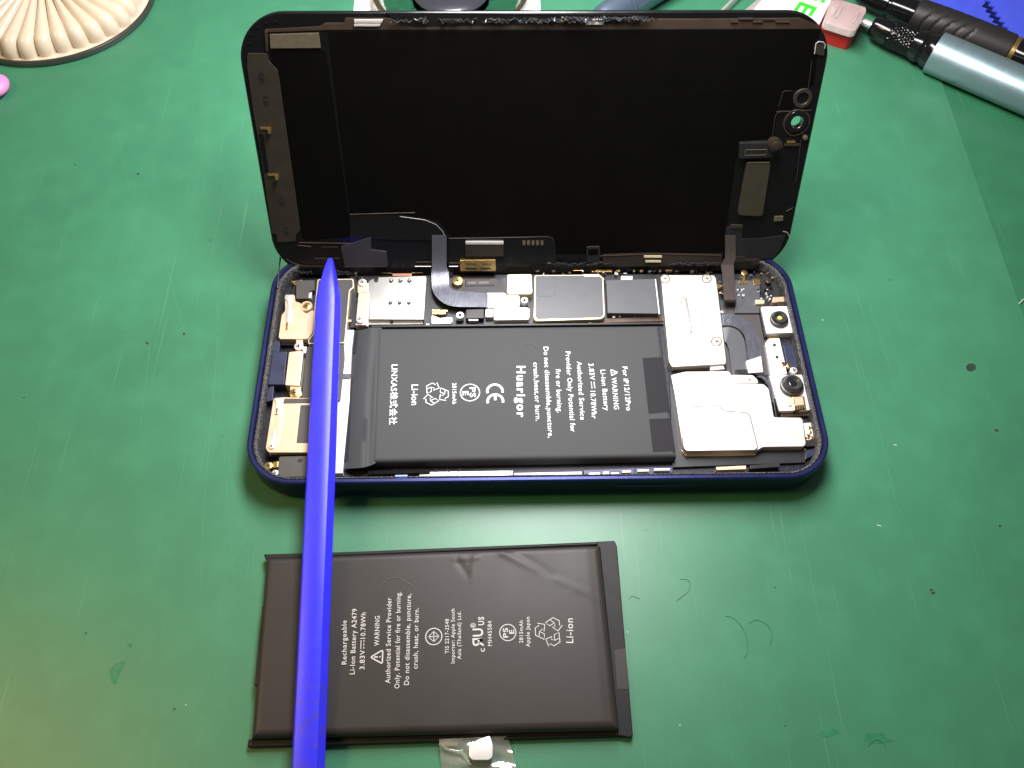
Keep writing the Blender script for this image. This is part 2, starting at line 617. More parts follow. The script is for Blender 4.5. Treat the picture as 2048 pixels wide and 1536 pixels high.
# ------------------------------------------------------------------ setting
mb = MB()
mb.box(-60, 60, -40, 60, -2.0, -.06, .02)
o = mb.build('bench_top', M['bench'])
o['kind'] = 'structure'
mb = MB()
e0, e1 = at(1890, 180), at(1995, 480)
k = (e1.x - e0.x) / (e1.y - e0.y)
ex = lambda y: e0.x + k * (y - e0.y)
mb.prism([(-45, -32), (ex(-32), -32), (ex(40), 40), (-45, 40)], -.058, 0.0, .012)
work_mat = mb.build('work_mat', M['mat'])
work_mat['kind'] = 'structure'

def flat_blob(pts, z=.0035):
    m_ = MB()
    m_.add([(p.x, p.y, z) for p in pts], [list(range(len(pts)))])
    return m_
def px_blob(cu, cv, ru, rv, n=14, jag=.25):
    return [at(cu + ru * math.cos(2 * PI * i / n) * random.uniform(1 - jag, 1 + jag), cv + rv * math.sin(2 * PI * i / n) * random.uniform(1 - jag, 1 + jag)) for i in range(n)]
# worn marks on the mat
st = [(218, 1342), (228, 1330), (244, 1322), (252, 1325), (240, 1345), (232, 1370), (224, 1366)]
flat_blob([at(*p) for p in st]).build('stain', M['stain'], work_mat)
st = [(1640, 1462), (1672, 1458), (1682, 1466), (1668, 1470), (1658, 1474), (1642, 1476)]
flat_blob([at(*p) for p in st]).build('stain', M['stain'], work_mat)
st = [(1732, 1466), (1768, 1466), (1772, 1476), (1790, 1482), (1768, 1486), (1740, 1488), (1728, 1482)]
flat_blob([at(*p) for p in st]).build('stain', M['stain'], work_mat)
flat_blob(px_blob(260, 1291, 6, 4)).build('stain', M['stain'], work_mat)
flat_blob(px_blob(1942, 735, 10, 8, 18, .12)).build('stain', M['soot'], work_mat)
for u, v, r in ((294, 686, 3.2), (368, 668, 3.5), (48, 796, 2), (172, 1266, 2.6), (349, 1418, 3), (1866, 1186, 5), (1862, 1180, 3), (1994, 861, 4), (2000, 1052, 3),
                (276, 348, 2.5), (1570, 1452, 2), (640, 1020, 2), (1292, 1060, 2), (1550, 1175, 2), (150, 330, 1.8), (420, 480, 1.8), (1780, 560, 1.8)):
    flat_blob(px_blob(u, v, r, r * .7, 8, .4)).build('stain', M['soot'], work_mat)
for pts in (((433, 600), (440, 780), (452, 960), (470, 1180)), ((440, 600), (430, 760), (410, 980), (400, 1180)), ((128, 662), (100, 760), (75, 866)),
            ((1690, 640), (1745, 800), (1790, 1000), (1850, 1140)), ((1740, 610), (1790, 780)), ((300, 690), (280, 860)), ((395, 690), (430, 800), (470, 980)),
            ((1316, 1036), (1330, 1160), (1345, 1250)), ((1350, 1036), (1370, 1150)), ((690, 1005), (675, 1180)), ((520, 1010), (455, 1150)), ((1600, 1040), (1640, 1250)),
            ((1560, 1030), (1590, 1200)), ((1490, 300), (1500, 320)), ((230, 230), (260, 390)), ((260, 1340), (310, 1380)), ((1780, 180), (1840, 420)), ((330, 520), (380, 700))):
    m_ = MB()
    q = [at(*p) for p in pts]
    stroke(m_, q, .008, .003)
    m_.build('scratch', M['scratch'], work_mat)
for u, v, a, l in ((1758, 1051, .3, 9), (1645, 640, 1.4, 3), (2042, 603, -.8, 14), (1790, 890, .1, 6), (1255, 1264, 1.2, 3), (1360, 1450, .4, 3), (1580, 700, 0, 2), (372, 1410, 0, 3)):
    m_ = MB()
    stroke(m_, [at(u - l * math.cos(a) / 2, v - l * math.sin(a) / 2), at(u + l * math.cos(a) / 2, v + l * math.sin(a) / 2)], .024, .006)
    m_.build('lint', M['lint'], work_mat)
# hairs lying on the mat
def hair(pts, label, r=.0036):
    q = [at(*p, .012) for p in pts]
    path = []
    for i in range(len(q) - 1):
        p0, p1, p2, p3 = q[max(i - 1, 0)], q[i], q[i + 1], q[min(i + 2, len(q) - 1)]
        for j in range(6):
            t = j / 6
            path.append(.5 * ((2 * p1) + (p2 - p0) * t + (2 * p0 - 5 * p1 + 4 * p2 - p3) * t * t + (3 * p1 - p0 - 3 * p2 + p3) * t ** 3))
    path.append(q[-1])
    m_ = MB()
    m_.tube(path, r, 5)
    tag(m_.build('hair_strand', M['hair'], smooth=60), label, 'hair', 'stray hairs')
hair([(1360, 1158), (1376, 1160), (1380, 1172), (1374, 1186), (1360, 1196), (1354, 1202)], 'thin curled hair on the mat right of the loose battery, nearer the phone')
hair([(1258, 1198), (1262, 1193), (1268, 1193), (1274, 1196), (1280, 1197)], 'tiny kinked dark fibre touching the right edge of the loose battery')
hair([(1450, 1232), (1466, 1236), (1482, 1252), (1492, 1272), (1496, 1300), (1488, 1318)], 'long fine hair curving on the open mat right of the loose battery')
hair([(1498, 1246), (1516, 1240), (1536, 1252), (1544, 1272), (1540, 1290)], 'short fine hair arc beside the long hair on the right of the mat')
hair([(1736, 1492), (1752, 1480), (1768, 1488), (1772, 1500)], 'small curved hair by the dark green stains at the lower right')

def hair_on(pts, label, z, m):
    m_ = MB()
    m_.tube([at(*p, z) for p in pts], .0032, 5)
    tag(m_.build('hair_strand', m, smooth=60), label, 'hair', 'stray hairs')
hair_on([(760, 1176), (768, 1166), (778, 1158), (790, 1154), (800, 1156), (812, 1164), (824, 1170)], 'faint pale hair arched on top of the loose battery beside the pry stick', .46, M['palehair'])
hair_on([(1050, 688), (1060, 686), (1070, 690), (1076, 698)], 'short pale hair on the battery inside the phone', .86, M['palehair'])
# ------------------------------------------------------------------ the phone
RIM, BOT = .95, .14
phone = empty('smartphone', 'opened dark blue phone with its black screen raised and its insides bare', 'phone')
OW, OH, OR_ = 7.335, 3.575, 1.22
def oring(d, z):
    return with_z(rrect(OW - d, OH - d, max(.2, OR_ - d)), z)
mb = MB()
mb.rings([oring(.09, BOT), oring(.02, BOT + .05), oring(0, BOT + .12), oring(0, RIM - .06), oring(.015, RIM - .02), oring(.05, RIM), oring(.12, RIM - .005), oring(.145, RIM - .03), oring(.15, .46)])
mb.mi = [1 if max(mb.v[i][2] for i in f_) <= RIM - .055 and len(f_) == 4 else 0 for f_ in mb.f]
housing = mb.build('housing', [M['navy'], M['navyshade']], phone, 30)
mb = MB()
mb.rings([oring(.149, .45), oring(.149, .475)])
mb.build('midframe_floor', M['pan'], housing)
# gritty adhesive gasket on the ledge
mb = MB()
GI = .33
rs = []
for d, z in ((.152, .5), (.152, .885), (.19, .91), (.27, .905), (.305, .885), (.31, .5)):
    g = oring(.152 + (d - .152) * .72, z)
    out = []
    for p in g:
        # narrower towards the viewer's long side
        y = p[1]
        if y < -2.9:
            y = y - (d - .152) * .35
        out.append((p[0], y, z + (0 if z < .6 else random.uniform(-.008, .008))))
    rs.append(out)
mb.rings(rs, False, False)
mb.build('gasket', M['gasket'], housing, 50)
mb = MB()
b0, b1 = at(1235, 972, .6), at(1362, 970, .6)
mb.box(b0.x, b1.x, -OH - .022, -OH + .05, .60, .70, .0)
mb.build('side_button', M['navy'], housing)
# rear camera plateau under the housing, on which it rests
mb = MB()
mb.prism(rp([(3.9, -3.2), (6.95, -3.2), (6.95, -.3), (3.9, -.3)], .5), .0, BOT + .01)
mb.build('rear_camera_plateau', M['navy'], phone)
# main circuit board and dark bottom trays
FZ = .50

def P(pts, z):
    return [(lambda q: (q.x, q.y))(at(u, v, z)) for u, v in pts]

def part(name, pts, z1, z0, m, parent=phone, r=.05, bev=.012, smooth=40):
    q = MB()
    poly = P(pts, z1)
    q.prism(rp(poly, r) if r else poly, z0, z1, bev)
    return q.build(name, m, parent)

def screw(u, v, z, rpx, m, parent=phone, h=.07, hole=False):
    c = at(u, v, z)
    r = rpx / 74
    q = MB()
    if hole:
        q.ring(c, r * .38, r, z - h * 2, z, 24)
        q.disc(c, r * .42, z - h * 2, z - .06, 0, 16, 1)
    else:
        q.disc(c, r, z - h * 2, z, .02, 24)
        for a in (.3, .3 + PI / 2):
            dx, dy = math.cos(a) * r * .55, math.sin(a) * r * .55
            nx, ny = -math.sin(a) * r * .12, math.cos(a) * r * .12
            q.add([(c.x - dx - nx, c.y - dy - ny, z + .002), (c.x + dx - nx, c.y + dy - ny, z + .002), (c.x + dx + nx, c.y + dy + ny, z + .002), (c.x - dx + nx, c.y - dy + ny, z + .002)], [[0, 1, 2, 3]], 1)
    return q.build('screw', [m, M['bracket'] if not hole else M['black']], parent, 40)

board = part('logic_board', [(700, 548), (1330, 548), (1330, 648), (700, 655)], .56, FZ, M['board'], r=0)
board2 = part('logic_board', [(1332, 548), (1530, 548), (1556, 572), (1625, 880), (1610, 925), (1345, 935)], .56, FZ, M['board'], r=0)

# ---- battery in the phone
ZB = .84
def battery_grid(cor, ztop, zbot, nx, ny, shape, name, mats, parent, edge=.09, off=(0, 0, 0)):
    """pouch cell: a fine top sheet with rounded borders and creases, closed below"""
    A, B, C_, D_ = [Vector(c[:2]) for c in cor]      # TL TR BR BL
    q = MB()
    ts = [0, .004, .012, .022] + [i / nx for i in range(1, nx)] + [.978, .988, .996, 1]
    tt = [0, .008, .02, .04] + [i / ny for i in range(1, ny)] + [.96, .98, .992, 1]
    ts, tt = sorted(set(ts)), sorted(set(tt))
    vs, fs = [], []
    for t in tt:
        for s in ts:
            p = (A * (1 - s) + B * s) * (1 - t) + (D_ * (1 - s) + C_ * s) * t
            w, h = (B - A).length, (D_ - A).length
            d = min(s * w, (1 - s) * w, t * h, (1 - t) * h)
            e = max(0, 1 - d / edge)
            z = ztop - edge * .9 * (1 - math.sqrt(max(0, 1 - e * e))) + shape(s, t)
            vs.append((p.x, p.y, z))
    n, m = len(ts), len(tt)
    for j in range(m - 1):
        for i in range(n - 1):
            fs.append([j * n + i, (j + 1) * n + i, (j + 1) * n + i + 1, j * n + i + 1])
    q.add(vs, fs)
    per = [i for i in range(n)] + [j * n + n - 1 for j in range(1, m)] + [(m - 1) * n + i for i in range(n - 2, -1, -1)] + [j * n for j in range(m - 2, 0, -1)]
    base = len(vs)
    q.v += [(vs[i][0], vs[i][1], zbot) for i in per]
    L_ = len(per)
    for a in range(L_):
        b = (a + 1) % L_
        q.f.append([per[a], per[b], base + b, base + a])
        q.mi.append(0)
    q.f.append([base + i for i in range(L_)])
    q.mi.append(0)
    return q.build(name, mats, parent, 60, off)

def shape_new(s, t):
    return .004 * math.sin(9 * s + 3 * t) * math.sin(7 * t) * (1 if s > .9 or t < .05 else .3)
batt = battery_grid([at(754, 656, ZB), at(1319, 650, ZB), at(1353, 913, ZB), at(743, 924, ZB)], ZB, FZ, 60, 30, shape_new, 'battery', M['batt'], phone)
# folded black end flap
fl, fr_ = [], []
q = MB()
rows = []
for (u0, v0, u1, v1, z) in ((709, 662, 688, 938, .62), (722, 660, 700, 937, .70), (736, 657, 716, 936, .79), (744, 655, 726, 935, .835), (749, 655, 731, 934, .80), (753, 655, 738, 932, .80), (758, 655, 744, 930, .835), (764, 656, 751, 926, .80)):
    row = []
    for k_ in range(25):
        t = k_ / 24
        zz = z + .018 * math.sin(6 * t + u0) * (1 if 715 < u0 < 755 else .2)
        p = at(u0 + (u1 - u0) * t, v0 + (v1 - v0) * t, zz)
        row.append((p.x, p.y, p.z))
    rows.append(row)
q.rings(rows, False, False, closed=False)
flap = q.build('end_flap', M['batt'], batt, 70)
part('flap_tape', [(709, 663), (719, 663), (716, 706), (706, 706)], .665, .6, M['battdark'], batt, .02, .004)
part('flap_tape', [(702, 757), (711, 757), (698, 922), (688, 922)], .655, .6, M['battdark'], batt, .02, .004)
part('dark_patch', [(1285, 716), (1325, 714), (1340, 824), (1297, 828)], ZB + .006, ZB - .08, M['battdark'], batt, .03, .003)
part('dark_patch', [(1298, 838), (1341, 836), (1351, 902), (1306, 904)], ZB + .006, ZB - .08, M['battdark'], batt, .03, .003)

mb = MB()
ZT = ZB + .012
def T_(s, a, b, cap, bold=.012):
    put_text(mb, s, at(*a, ZT), at(*b, ZT), cap / 75, ZT, bold)
T_('For iP12/12Pro', (1249.8, 733.4), (1258, 821), 10)
T_('WARNING', (1228, 755), (1233.4, 818.6), 10)
T_('Li-ion Battery', (1206, 739.7), (1214, 821), 10)
T_('3.83V', (1182, 727), (1185.6, 760), 10)
T_('10.78Whr', (1186, 782), (1189, 837), 10)
T_('Authorized Service', (1158.8, 723), (1166, 839.7), 10)
T_('Provider Only Potential for', (1136, 703), (1146.7, 864), 10)
T_('fire or burning.', (1116.6, 738), (1120, 825.6), 10)
T_('Do not disassemble,puncture,', (1092, 693.6), (1102, 875.6), 10)
T_('crush,heat,or burn.', (1071.7, 725), (1077, 842), 10)
T_('Huarigor', (1042.5, 732), (1043, 834.6), 17, .031)
T_('2815mAh', (909, 766), (909, 808), 8)
T_('Li-ion', (830, 769), (830, 810), 13, .02)
T_('LINXAS株式会社', (789.7, 729), (785.6, 849), 12)
dn = (0.03, -1)
f = Frame(mb, at(1185.5, 770, ZT), dn, ZT)
f.line([(-.1, .045), (.1, .045)], .022)
for x in (-.075, 0, .075):
    f.line([(x - .025, -.03), (x + .025, -.03)], .022)
f = Frame(mb, at(1229, 745, ZT), dn, ZT)
triangle_sign(f, .17, .024)
f = Frame(mb, at(990, 787, ZT), dn, ZT)
f.arc(-.07, 0, .20, 75, 285, .062)
f.arc(.23, 0, .20, 75, 285, .062)
f.line([(.06, 0), (.2, 0)], .062)
pse(Frame(mb, at(940, 785, ZT), dn, ZT), .25, .026)
recycle(Frame(mb, at(871, 788, ZT), dn, ZT), .34, .022)
mb.build('label_print', M['printwhite'], batt)

# ---- left end: speaker, charging port, vibration motor
part('acoustic_tray', [(590, 560), (642, 560), (636, 690), (556, 690)], .62, FZ, M['black'], r=0)
sp = part('antenna_plate', [(570, 589), (589, 589), (590, 602), (602, 606), (604, 620), (612, 627), (626, 619), (628, 625), (625, 664), (614, 678), (560, 678), (557, 674), (563, 630), (570, 622)], .80, .56, M['bronze'])
q = MB()
c = [(570, 590), (584, 590), (585, 598), (582, 602), (581, 611), (586, 624), (583, 641), (577, 647), (572, 641), (571, 624), (575, 611), (574, 602), (569, 597)]
q.prism(rp(P(c, .83), .03), .79, .83, .012)
q.build('contact_spring', M['silver'], sp, 40)
part('spring_pin', [(571.5, 645), (576.5, 645), (575.5, 660), (571, 660)], .815, .79, M['gold'], sp, .01, .003)
q = MB()
cc = at(613, 612, .81)
q.ring(cc, .11, .17, .7, .82)
q.build('screw_ring', M['bronze'], sp, 40)
screw(613, 612, .80, 8, M['gold'], sp)
part('microphone_block', [(592, 561), (629, 560), (629, 580), (618, 582), (616, 597), (592, 597)], .80, .5, M['darkgrey'], r=.02)
part('side_sponge', [(618, 583), (624, 583), (622, 596), (616, 596)], .74, .5, M['silver'], r=.02)
part('gold_contact', [(582, 562), (604, 559), (602, 566), (591, 570)], .66, .5, M['gold'], r=.02)
# big dark panels lying under the pry tool
lp = part('speaker_module', [(635, 558), (707, 557), (708, 575), (700, 580), (691, 686), (616, 688), (616, 678), (626, 667), (628, 620)], .78, .5, M['cream'], r=.06)
part('speaker_cover', [(637, 560), (705, 559), (705.5, 574), (698, 579), (688.5, 684), (618, 685.5), (618, 679), (628, 668), (630.5, 620)], .788, .7, M['darkgrey'], lp, .05, .005)
part('vibration_motor', [(613, 693), (688, 688), (689, 716), (680, 801), (606, 803), (603, 798)], .78, .5, M['darkgrey'], r=.07)
part('white_strip', [(692, 660), (708, 660), (703, 700), (699, 800), (685, 946), (660, 947), (676, 800), (684, 716)], .70, .5, M['white'], r=.01, bev=.004)
part('strip_clip', [(687, 747), (701, 747), (700, 757), (686, 757)], .73, .6, M['graphite'], r=.01)
pt = part('charging_port', [(546, 704), (574, 703), (568, 769), (536, 769)], .78, .5, M['navyfloor'], r=.02)
part('port_hole', [(564, 731), (568, 731), (567, 740), (563, 740)], .784, .75, M['black'], pt, .02, .001)
part('port_bracket', [(540, 770), (548, 770), (545, 800), (532, 804), (535, 782)], .72, .5, M['navyfloor'], r=.02)
part('port_bracket', [(547, 683), (560, 680), (558, 704), (546, 704)], .70, .5, M['navyfloor'], r=.02)
pp = part('port_plate', [(578, 704), (602, 701), (606, 704), (598, 772), (570, 770)], .79, .5, M['bronze'], r=.03)
part('bright_fold', [(603.5, 704), (606.5, 705), (599, 771), (595.5, 771)], .80, .6, M['silver'], pp, .01, .003)
part('board_edge', [(607, 716), (612, 716), (604, 778), (600, 778)], .62, .5, M['olive'], r=0)
screw(597, 692, .82, 9, M['silver'])
part('screw_tab', [(592, 676), (605, 676), (606, 690), (592, 690)], .77, .6, M['bronze'], r=.02)
part('screw_tab', [(604, 694), (613, 692), (612, 706), (606, 706)], .77, .6, M['silver'], r=.02)
screw(588, 785, .80, 9.5, M['gold'])
part('screw_tab', [(580, 772), (600, 772), (604, 790), (594, 797), (580, 796)], .75, .6, M['bronze'], r=.02)
lb = part('lower_speaker', [(547, 796), (568, 794), (640, 797), (634, 905), (538, 905), (531, 897)], .79, .5, M['bronze'], r=.05)
part('grey_tape', [(569, 797), (640, 797), (640, 806), (566, 807)], .796, .7, M['darkgrey'], lb, .02, .003)
part('grey_tape', [(601, 810), (640, 810), (634, 886), (593, 886)], .797, .7, M['darkgrey'], lb, .03, .003)
part('bright_fold', [(562, 815), (567, 810), (559, 884), (554, 892)], .80, .7, M['silver'], lb, .01, .003)
q = MB()
q.prism(rp(P([(548, 797), (566, 797), (560, 806), (557, 828), (549, 828), (551, 806)], .825), .03), .78, .825, .01)
q.prism(rp(P([(545, 861), (549, 861), (550, 894), (536, 894)], .825), .03), .78, .825, .01)
q.build('contact_spring', M['silver'], lb, 40)
part('spring_pin', [(552, 816), (556.5, 816), (555.5, 827), (551.5, 827)], .832, .8, M['gold'], lb, .01, .002)
screw(543, 892, .83, 5.5, M['silver'], lb)
part('speaker_foot', [(532, 898), (640, 906), (640, 914), (534, 913)], .66, .5, M['blackgloss'], r=.03)
gp = part('grille_panel', [(558, 913), (640, 911), (636, 953), (562, 954), (555, 948)], .80, .5, M['darkgrey'], r=.06)
part('panel_hole', [(595, 918), (605, 917), (605, 924), (595, 925)], .804, .78, M['black'], gp, .05, .001)
screw(536.5, 931, .78, 7.5, M['gold'])
part('screw_tab', [(545, 924), (557, 922), (556, 934), (546, 936)], .74, .6, M['gold'], r=.02)
screw(550, 945, .80, 6, M['silver'])

# ---- back row: SIM tray, connectors, chips
br = part('sim_bracket', [(717, 586), (735, 583), (733, 650), (711, 650)], .74, .5, M['bronze'], r=.02)
screw(724.5, 564, .82, 9, M['silver'], br)
part('screw_tab', [(715, 566), (736, 566), (736, 584), (715, 586)], .76, .6, M['bronze'], br, .03)
screw(720, 638, .82, 8.5, M['silver'], br)
part('bracket_edge', [(735, 566), (739, 566), (736, 652), (733, 652)], .80, .6, M['silver'], br, .005, .002)
sim = part('sim_tray', [(756.5, 554), (852, 551.5), (853.5, 556), (848, 639), (738, 639), (736.5, 563), (747, 556.5), (749, 564), (755, 564)], .80, .5, M['simsteel'], r=.02, bev=.014)
for u, v, r in ((782.5, 562), (801, 562), (819, 562)) and [(782.5, 562, 5), (801, 562, 5), (819, 562, 5), (781, 606, 4.3), (799.5, 606, 4.3), (818, 606, 4.3)]:
    c = at(u, v, .8)
    q = MB()
    rr_ = r / 76
    q.rings([[(c.x + rr_ * k_ * math.cos(2 * PI * i / 20), c.y + rr_ * k_ * math.sin(2 * PI * i / 20), .8 + h) for i in range(20)] for k_, h in ((1, 0), (.86, .045), (.6, .07), (.3, .08))])
    q.build('dimple', M['simsteel'], sim, 60)
part('gold_contact', [(756, 542.5), (784, 543), (784, 546.5), (756, 546)], .66, .6, M['gold'], r=0, bev=.004)
part('gold_contact', [(824, 542.5), (846, 542.5), (846, 545.5), (824, 546)], .66, .6, M['gold'], r=0, bev=.004)
part('copper_contact', [(784, 545), (824, 545), (823, 552), (785, 552)], .64, .6, M['copper'], r=0, bev=.004)
part('tray_lip', [(737, 641), (846, 641), (846, 648), (738, 649)], .66, .5, M['steel'], r=.01)
part('side_rail', [(742, 650.5), (1318, 644), (1318, 648), (742, 654.5)], .70, .5, M['black'], r=0)
part('board_cover', [(898, 556), (1014, 556), (1014, 592), (898, 592)], .62, .5, M['plategrey'], r=.02)
part('connector_shadow', [(930, 560), (988, 559), (989, 571), (931, 572)], .64, .5, M['black'], r=.02)  # gold connector's cast shadow on the cover, built as a black slab
part('shadow_slot', [(935, 563), (952, 563), (952, 568), (935, 568)], .646, .6, M['graphite'], r=.03, bev=.002)  # lighter gaps in that painted shadow, where light passes the connector's slots
part('shadow_slot', [(958, 563), (978, 562), (978, 567), (958, 568)], .646, .6, M['graphite'], r=.03, bev=.002)
screw(915, 561, .76, 11.5, M['gold'])
part('can_shield', [(1014.5, 549), (1063, 548), (1065, 584), (1062, 588), (1016, 588), (1013.5, 584)], .80, .5, M['cream'], r=.05)
part('connector_cover', [(972, 585.5), (1010, 585.5), (1014, 590), (1036, 590), (1040, 594), (1039, 613.5), (988, 615), (972, 615)], .79, .55, M['whiteplate'], r=.05)
part('connector_cover', [(987, 616), (1052, 614), (1060, 618), (1058, 639), (988, 640)], .80, .55, M['whiteplate'], r=.05)
screw(1049, 600, .80, 8, M['silver'], hole=True)
screw(920, 630, .80, 8.5, M['silver'], hole=True)
cn = part('battery_connector', [(932, 619), (968, 617.5), (968, 636), (932, 637)], .76, .5, M['black'], r=.02)
part('connector_bar', [(936, 638), (956, 638), (956, 641), (938, 641)], .72, .6, M['silver'], cn, .01, .003)
part('connector_lug', [(970, 617), (986, 616), (986, 634), (971, 634)], .72, .5, M['steel'], r=.02)
part('gold_pin', [(864, 619), (895, 620), (895, 623), (864, 623)], .68, .6, M['gold'], r=0, bev=.004)
part('gold_pin', [(864, 625), (892, 625), (892, 628), (864, 628)], .68, .6, M['gold'], r=0, bev=.004)
part('white_tape', [(863, 630), (870, 632), (880, 636), (894, 634), (904, 634), (906, 641), (902, 647), (863, 648)], .74, .5, M['white'], r=.04)
c1 = part('chip_shield', [(1069, 550), (1200, 549), (1207, 557), (1210, 632), (1203, 638), (1072, 642), (1067, 636)], .78, .5, M['cream'], r=.05)
part('graphite_sheet', [(1071.5, 551.5), (1198, 550.5), (1204.5, 558), (1207, 630), (1201, 634.5), (1075, 638), (1071, 634)], .79, .7, M['graphite'], c1, .04, .004)
part('sheet_step', [(1074, 556), (1110, 555), (1112, 585), (1106, 592), (1076, 592)], .797, .78, M['graphite'], c1, .04, .003)
c2 = part('chip_shield', [(1212, 560), (1309, 557.5), (1317, 627), (1215, 626)], .77, .5, M['graphite'], r=.03)
part('chip_rim', [(1309.5, 558), (1312, 558), (1320, 628), (1317.5, 628)], .78, .6, M['silver'], c2, 0, .003)
for u, v in ((1240, 631), (1270, 631), (1310, 630), (1150, 645), (1180, 644), (1228, 633)):
    part('solder_blob', [(u - 3, v - 2), (u + 3, v - 2), (u + 3, v + 2), (u - 3, v + 2)], .62, .5, M['silver'], r=.03, bev=.01)
part('dark_rail', [(1066, 642), (1330, 632), (1332, 642), (1066, 650)], .60, .5, M['brown'], r=.02)
for (u0, u1, v, w) in ((1147, 1165, 539, 4), (1183, 1224, 541.5, 3.5), (1233, 1240, 541, 3), (1248, 1262, 538.5, 2), (1266, 1270, 541, 3), (1280, 1286, 541, 3), (1318, 1322, 541, 3), (1332, 1345, 540, 2.5)):
    part('gold_contact', [(u0, v - w / 2), (u1, v - w / 2), (u1, v + w / 2), (u0, v + w / 2)], .68, .6, M['gold'], r=0, bev=.003)
part('gold_contact', [(1166, 548.5), (1198, 548.5), (1199, 553), (1168, 553)], .80, .6, M['cream'], r=0, bev=.003)
screw(1207, 556, .80, 3.5, M['gold'])
part('silver_tab', [(1242, 552), (1265, 552), (1265, 560), (1242, 560)], .72, .6, M['silver'], r=0, bev=.004)

# ---- right end: shields, cameras
s1 = part('shield_plate', [(1322, 553), (1327, 550), (1428, 550), (1432, 556), (1437, 592), (1452, 716), (1452, 728), (1344, 734), (1338, 722)], .81, .5, M['steel'], r=.05, bev=.016)
screw(1330, 557.5, .825, 6.5, M['silver'], s1)
screw(1413.5, 557, .825, 6.5, M['silver'], s1)
screw(1433, 683, .825, 8, M['silver'], s1)
q = MB()
q.prism(rp(P([(1362, 596), (1372, 595), (1384, 661), (1381, 666), (1374, 665)], .83), .06), .805, .83, .014)
q.build('pressed_rib', M['steel'], s1, 50)
part('shield_step', [(1344, 735), (1420, 733), (1420, 739), (1346, 741)], .66, .5, M['brown'], r=.02)
part('step_tab', [(1420, 731), (1447, 730), (1450, 738), (1421, 741)], .74, .5, M['steel'], r=.02)
s2 = part('shield_plate', [(1342, 750), (1370, 743), (1458, 742), (1462, 748), (1466, 765), (1528, 768), (1538, 778), (1548, 834), (1602, 835), (1606, 840), (1612, 888), (1608, 893), (1526, 894), (1512, 902), (1376, 903), (1366, 895), (1350, 790)], .78, .5, M['steel'], r=.05, bev=.014)
part('upper_shield', [(1360, 828), (1386, 814), (1436, 812), (1448, 823), (1492, 826), (1499, 832), (1515, 895), (1511, 900), (1374, 902), (1368, 896)], .84, .7, M['steel'], s2, .06, .014)
part('shield_foot', [(1366, 897), (1377, 905), (1512, 904), (1512, 910), (1372, 912), (1362, 900)], .62, .5, M['bronze'], r=.03)
s3 = part('shield_tab', [(1463, 749), (1506, 750), (1516, 760), (1516, 767), (1470, 766), (1465, 760)], .80, .6, M['silver'], r=.04)
screw(1498, 759, .815, 5, M['silver'], s3)
# two curved flat cables between the shields
def groove(name, pts, w, z, m, parent, closed=True, r=.05):
    q_ = MB()
    pl_ = P(pts, z)
    stroke(q_, [Vector(p_) for p_ in (rp(pl_, r) if closed else pl_)], w, z, closed)
    return q_.build(name, m, parent)
groove('shield_seam', [(1359, 827), (1385.5, 813), (1436.5, 811), (1448.5, 822), (1493, 825), (1500, 831.5), (1516, 896), (1511.5, 901), (1374, 903), (1367, 896)], .022, .783, M['seam'], s2, r=.07)
groove('rib_shade', [(1361, 595), (1372.5, 594), (1385, 661), (1382, 667), (1373.5, 666)], .018, .813, M['seam'], s1, r=.07)
groove('crease_shade', [(1345, 716), (1362, 715), (1364, 722)], .012, .813, M['seam'], s1, False)
for u, v, w_ in ((1330, 557.5, 9), (1413.5, 557, 9), (1433, 683, 10)):
    groove('recess_shade', [(u + w_ * math.cos(2 * PI * i / 20), v + w_ * .92 * math.sin(2 * PI * i / 20)) for i in range(20)], .03, .8135, M['seam'], s1, r=.01)
groove('tab_outline', [(1463, 749), (1465, 760), (1470, 766), (1516, 767)], .012, .784, M['seam'], s2, False)
def ribbon(name, left, right, m, parent=phone, th=.012, sub=6):
    def sm(pts):
        q_ = [at(*p) for p in pts]
        out = []
        for i in range(len(q_) - 1):
            p0, p1, p2, p3 = q_[max(i - 1, 0)], q_[i], q_[i + 1], q_[min(i + 2, len(q_) - 1)]
            for j in range(sub):
                t = j / sub
                out.append(.5 * ((2 * p1) + (p2 - p0) * t + (2 * p0 - 5 * p1 + 4 * p2 - p3) * t * t + (3 * p1 - p0 - 3 * p2 + p3) * t ** 3))
        out.append(q_[-1])
        return out
    q_ = MB()
    q_.strip(sm(left), sm(right), th)
    return q_.build(name, m, parent, 40)
part('cable_well', [(1440, 600), (1530, 600), (1540, 750), (1452, 750)], .58, .5, M['darkgrey'], r=0)
ribbon('flat_cable', [(1440, 629, .72), (1462, 629, .74), (1490, 638, .75), (1510, 655, .75), (1520, 680, .75), (1524, 705, .75), (1528, 748, .72)],
       [(1444, 651, .72), (1460, 651, .74), (1476, 657, .75), (1488, 670, .75), (1493, 690, .75), (1495, 710, .75), (1500, 748, .72)], M['flex'])
ribbon('flat_cable', [(1444, 652, .66), (1460, 652, .69), (1476, 660, .69), (1487, 676, .69), (1491, 696, .69), (1497, 745, .67)],
       [(1450, 684, .66), (1452, 684, .69), (1455, 690, .69), (1457, 696, .69), (1459, 706, .69), (1464, 749, .67)], M['graphite'])
part('cable_cover', [(1492, 722), (1522, 712), (1526, 744), (1497, 746)], .765, .6, M['white'], r=.02, bev=.004)
part('cable_end', [(1470, 739), (1500, 738), (1520, 741), (1535, 752), (1540, 770), (1532, 768), (1524, 754), (1510, 748), (1472, 749)], .74, .6, M['black'], r=.03)
ribbon('cable_loop', [(1512, 754, .76), (1524, 757, .77), (1534, 768, .76), (1540, 785, .72), (1546, 806, .68)], [(1518, 752, .76), (1530, 755, .77), (1539, 766, .76), (1544, 783, .72), (1549, 805, .68)], M['flex'])
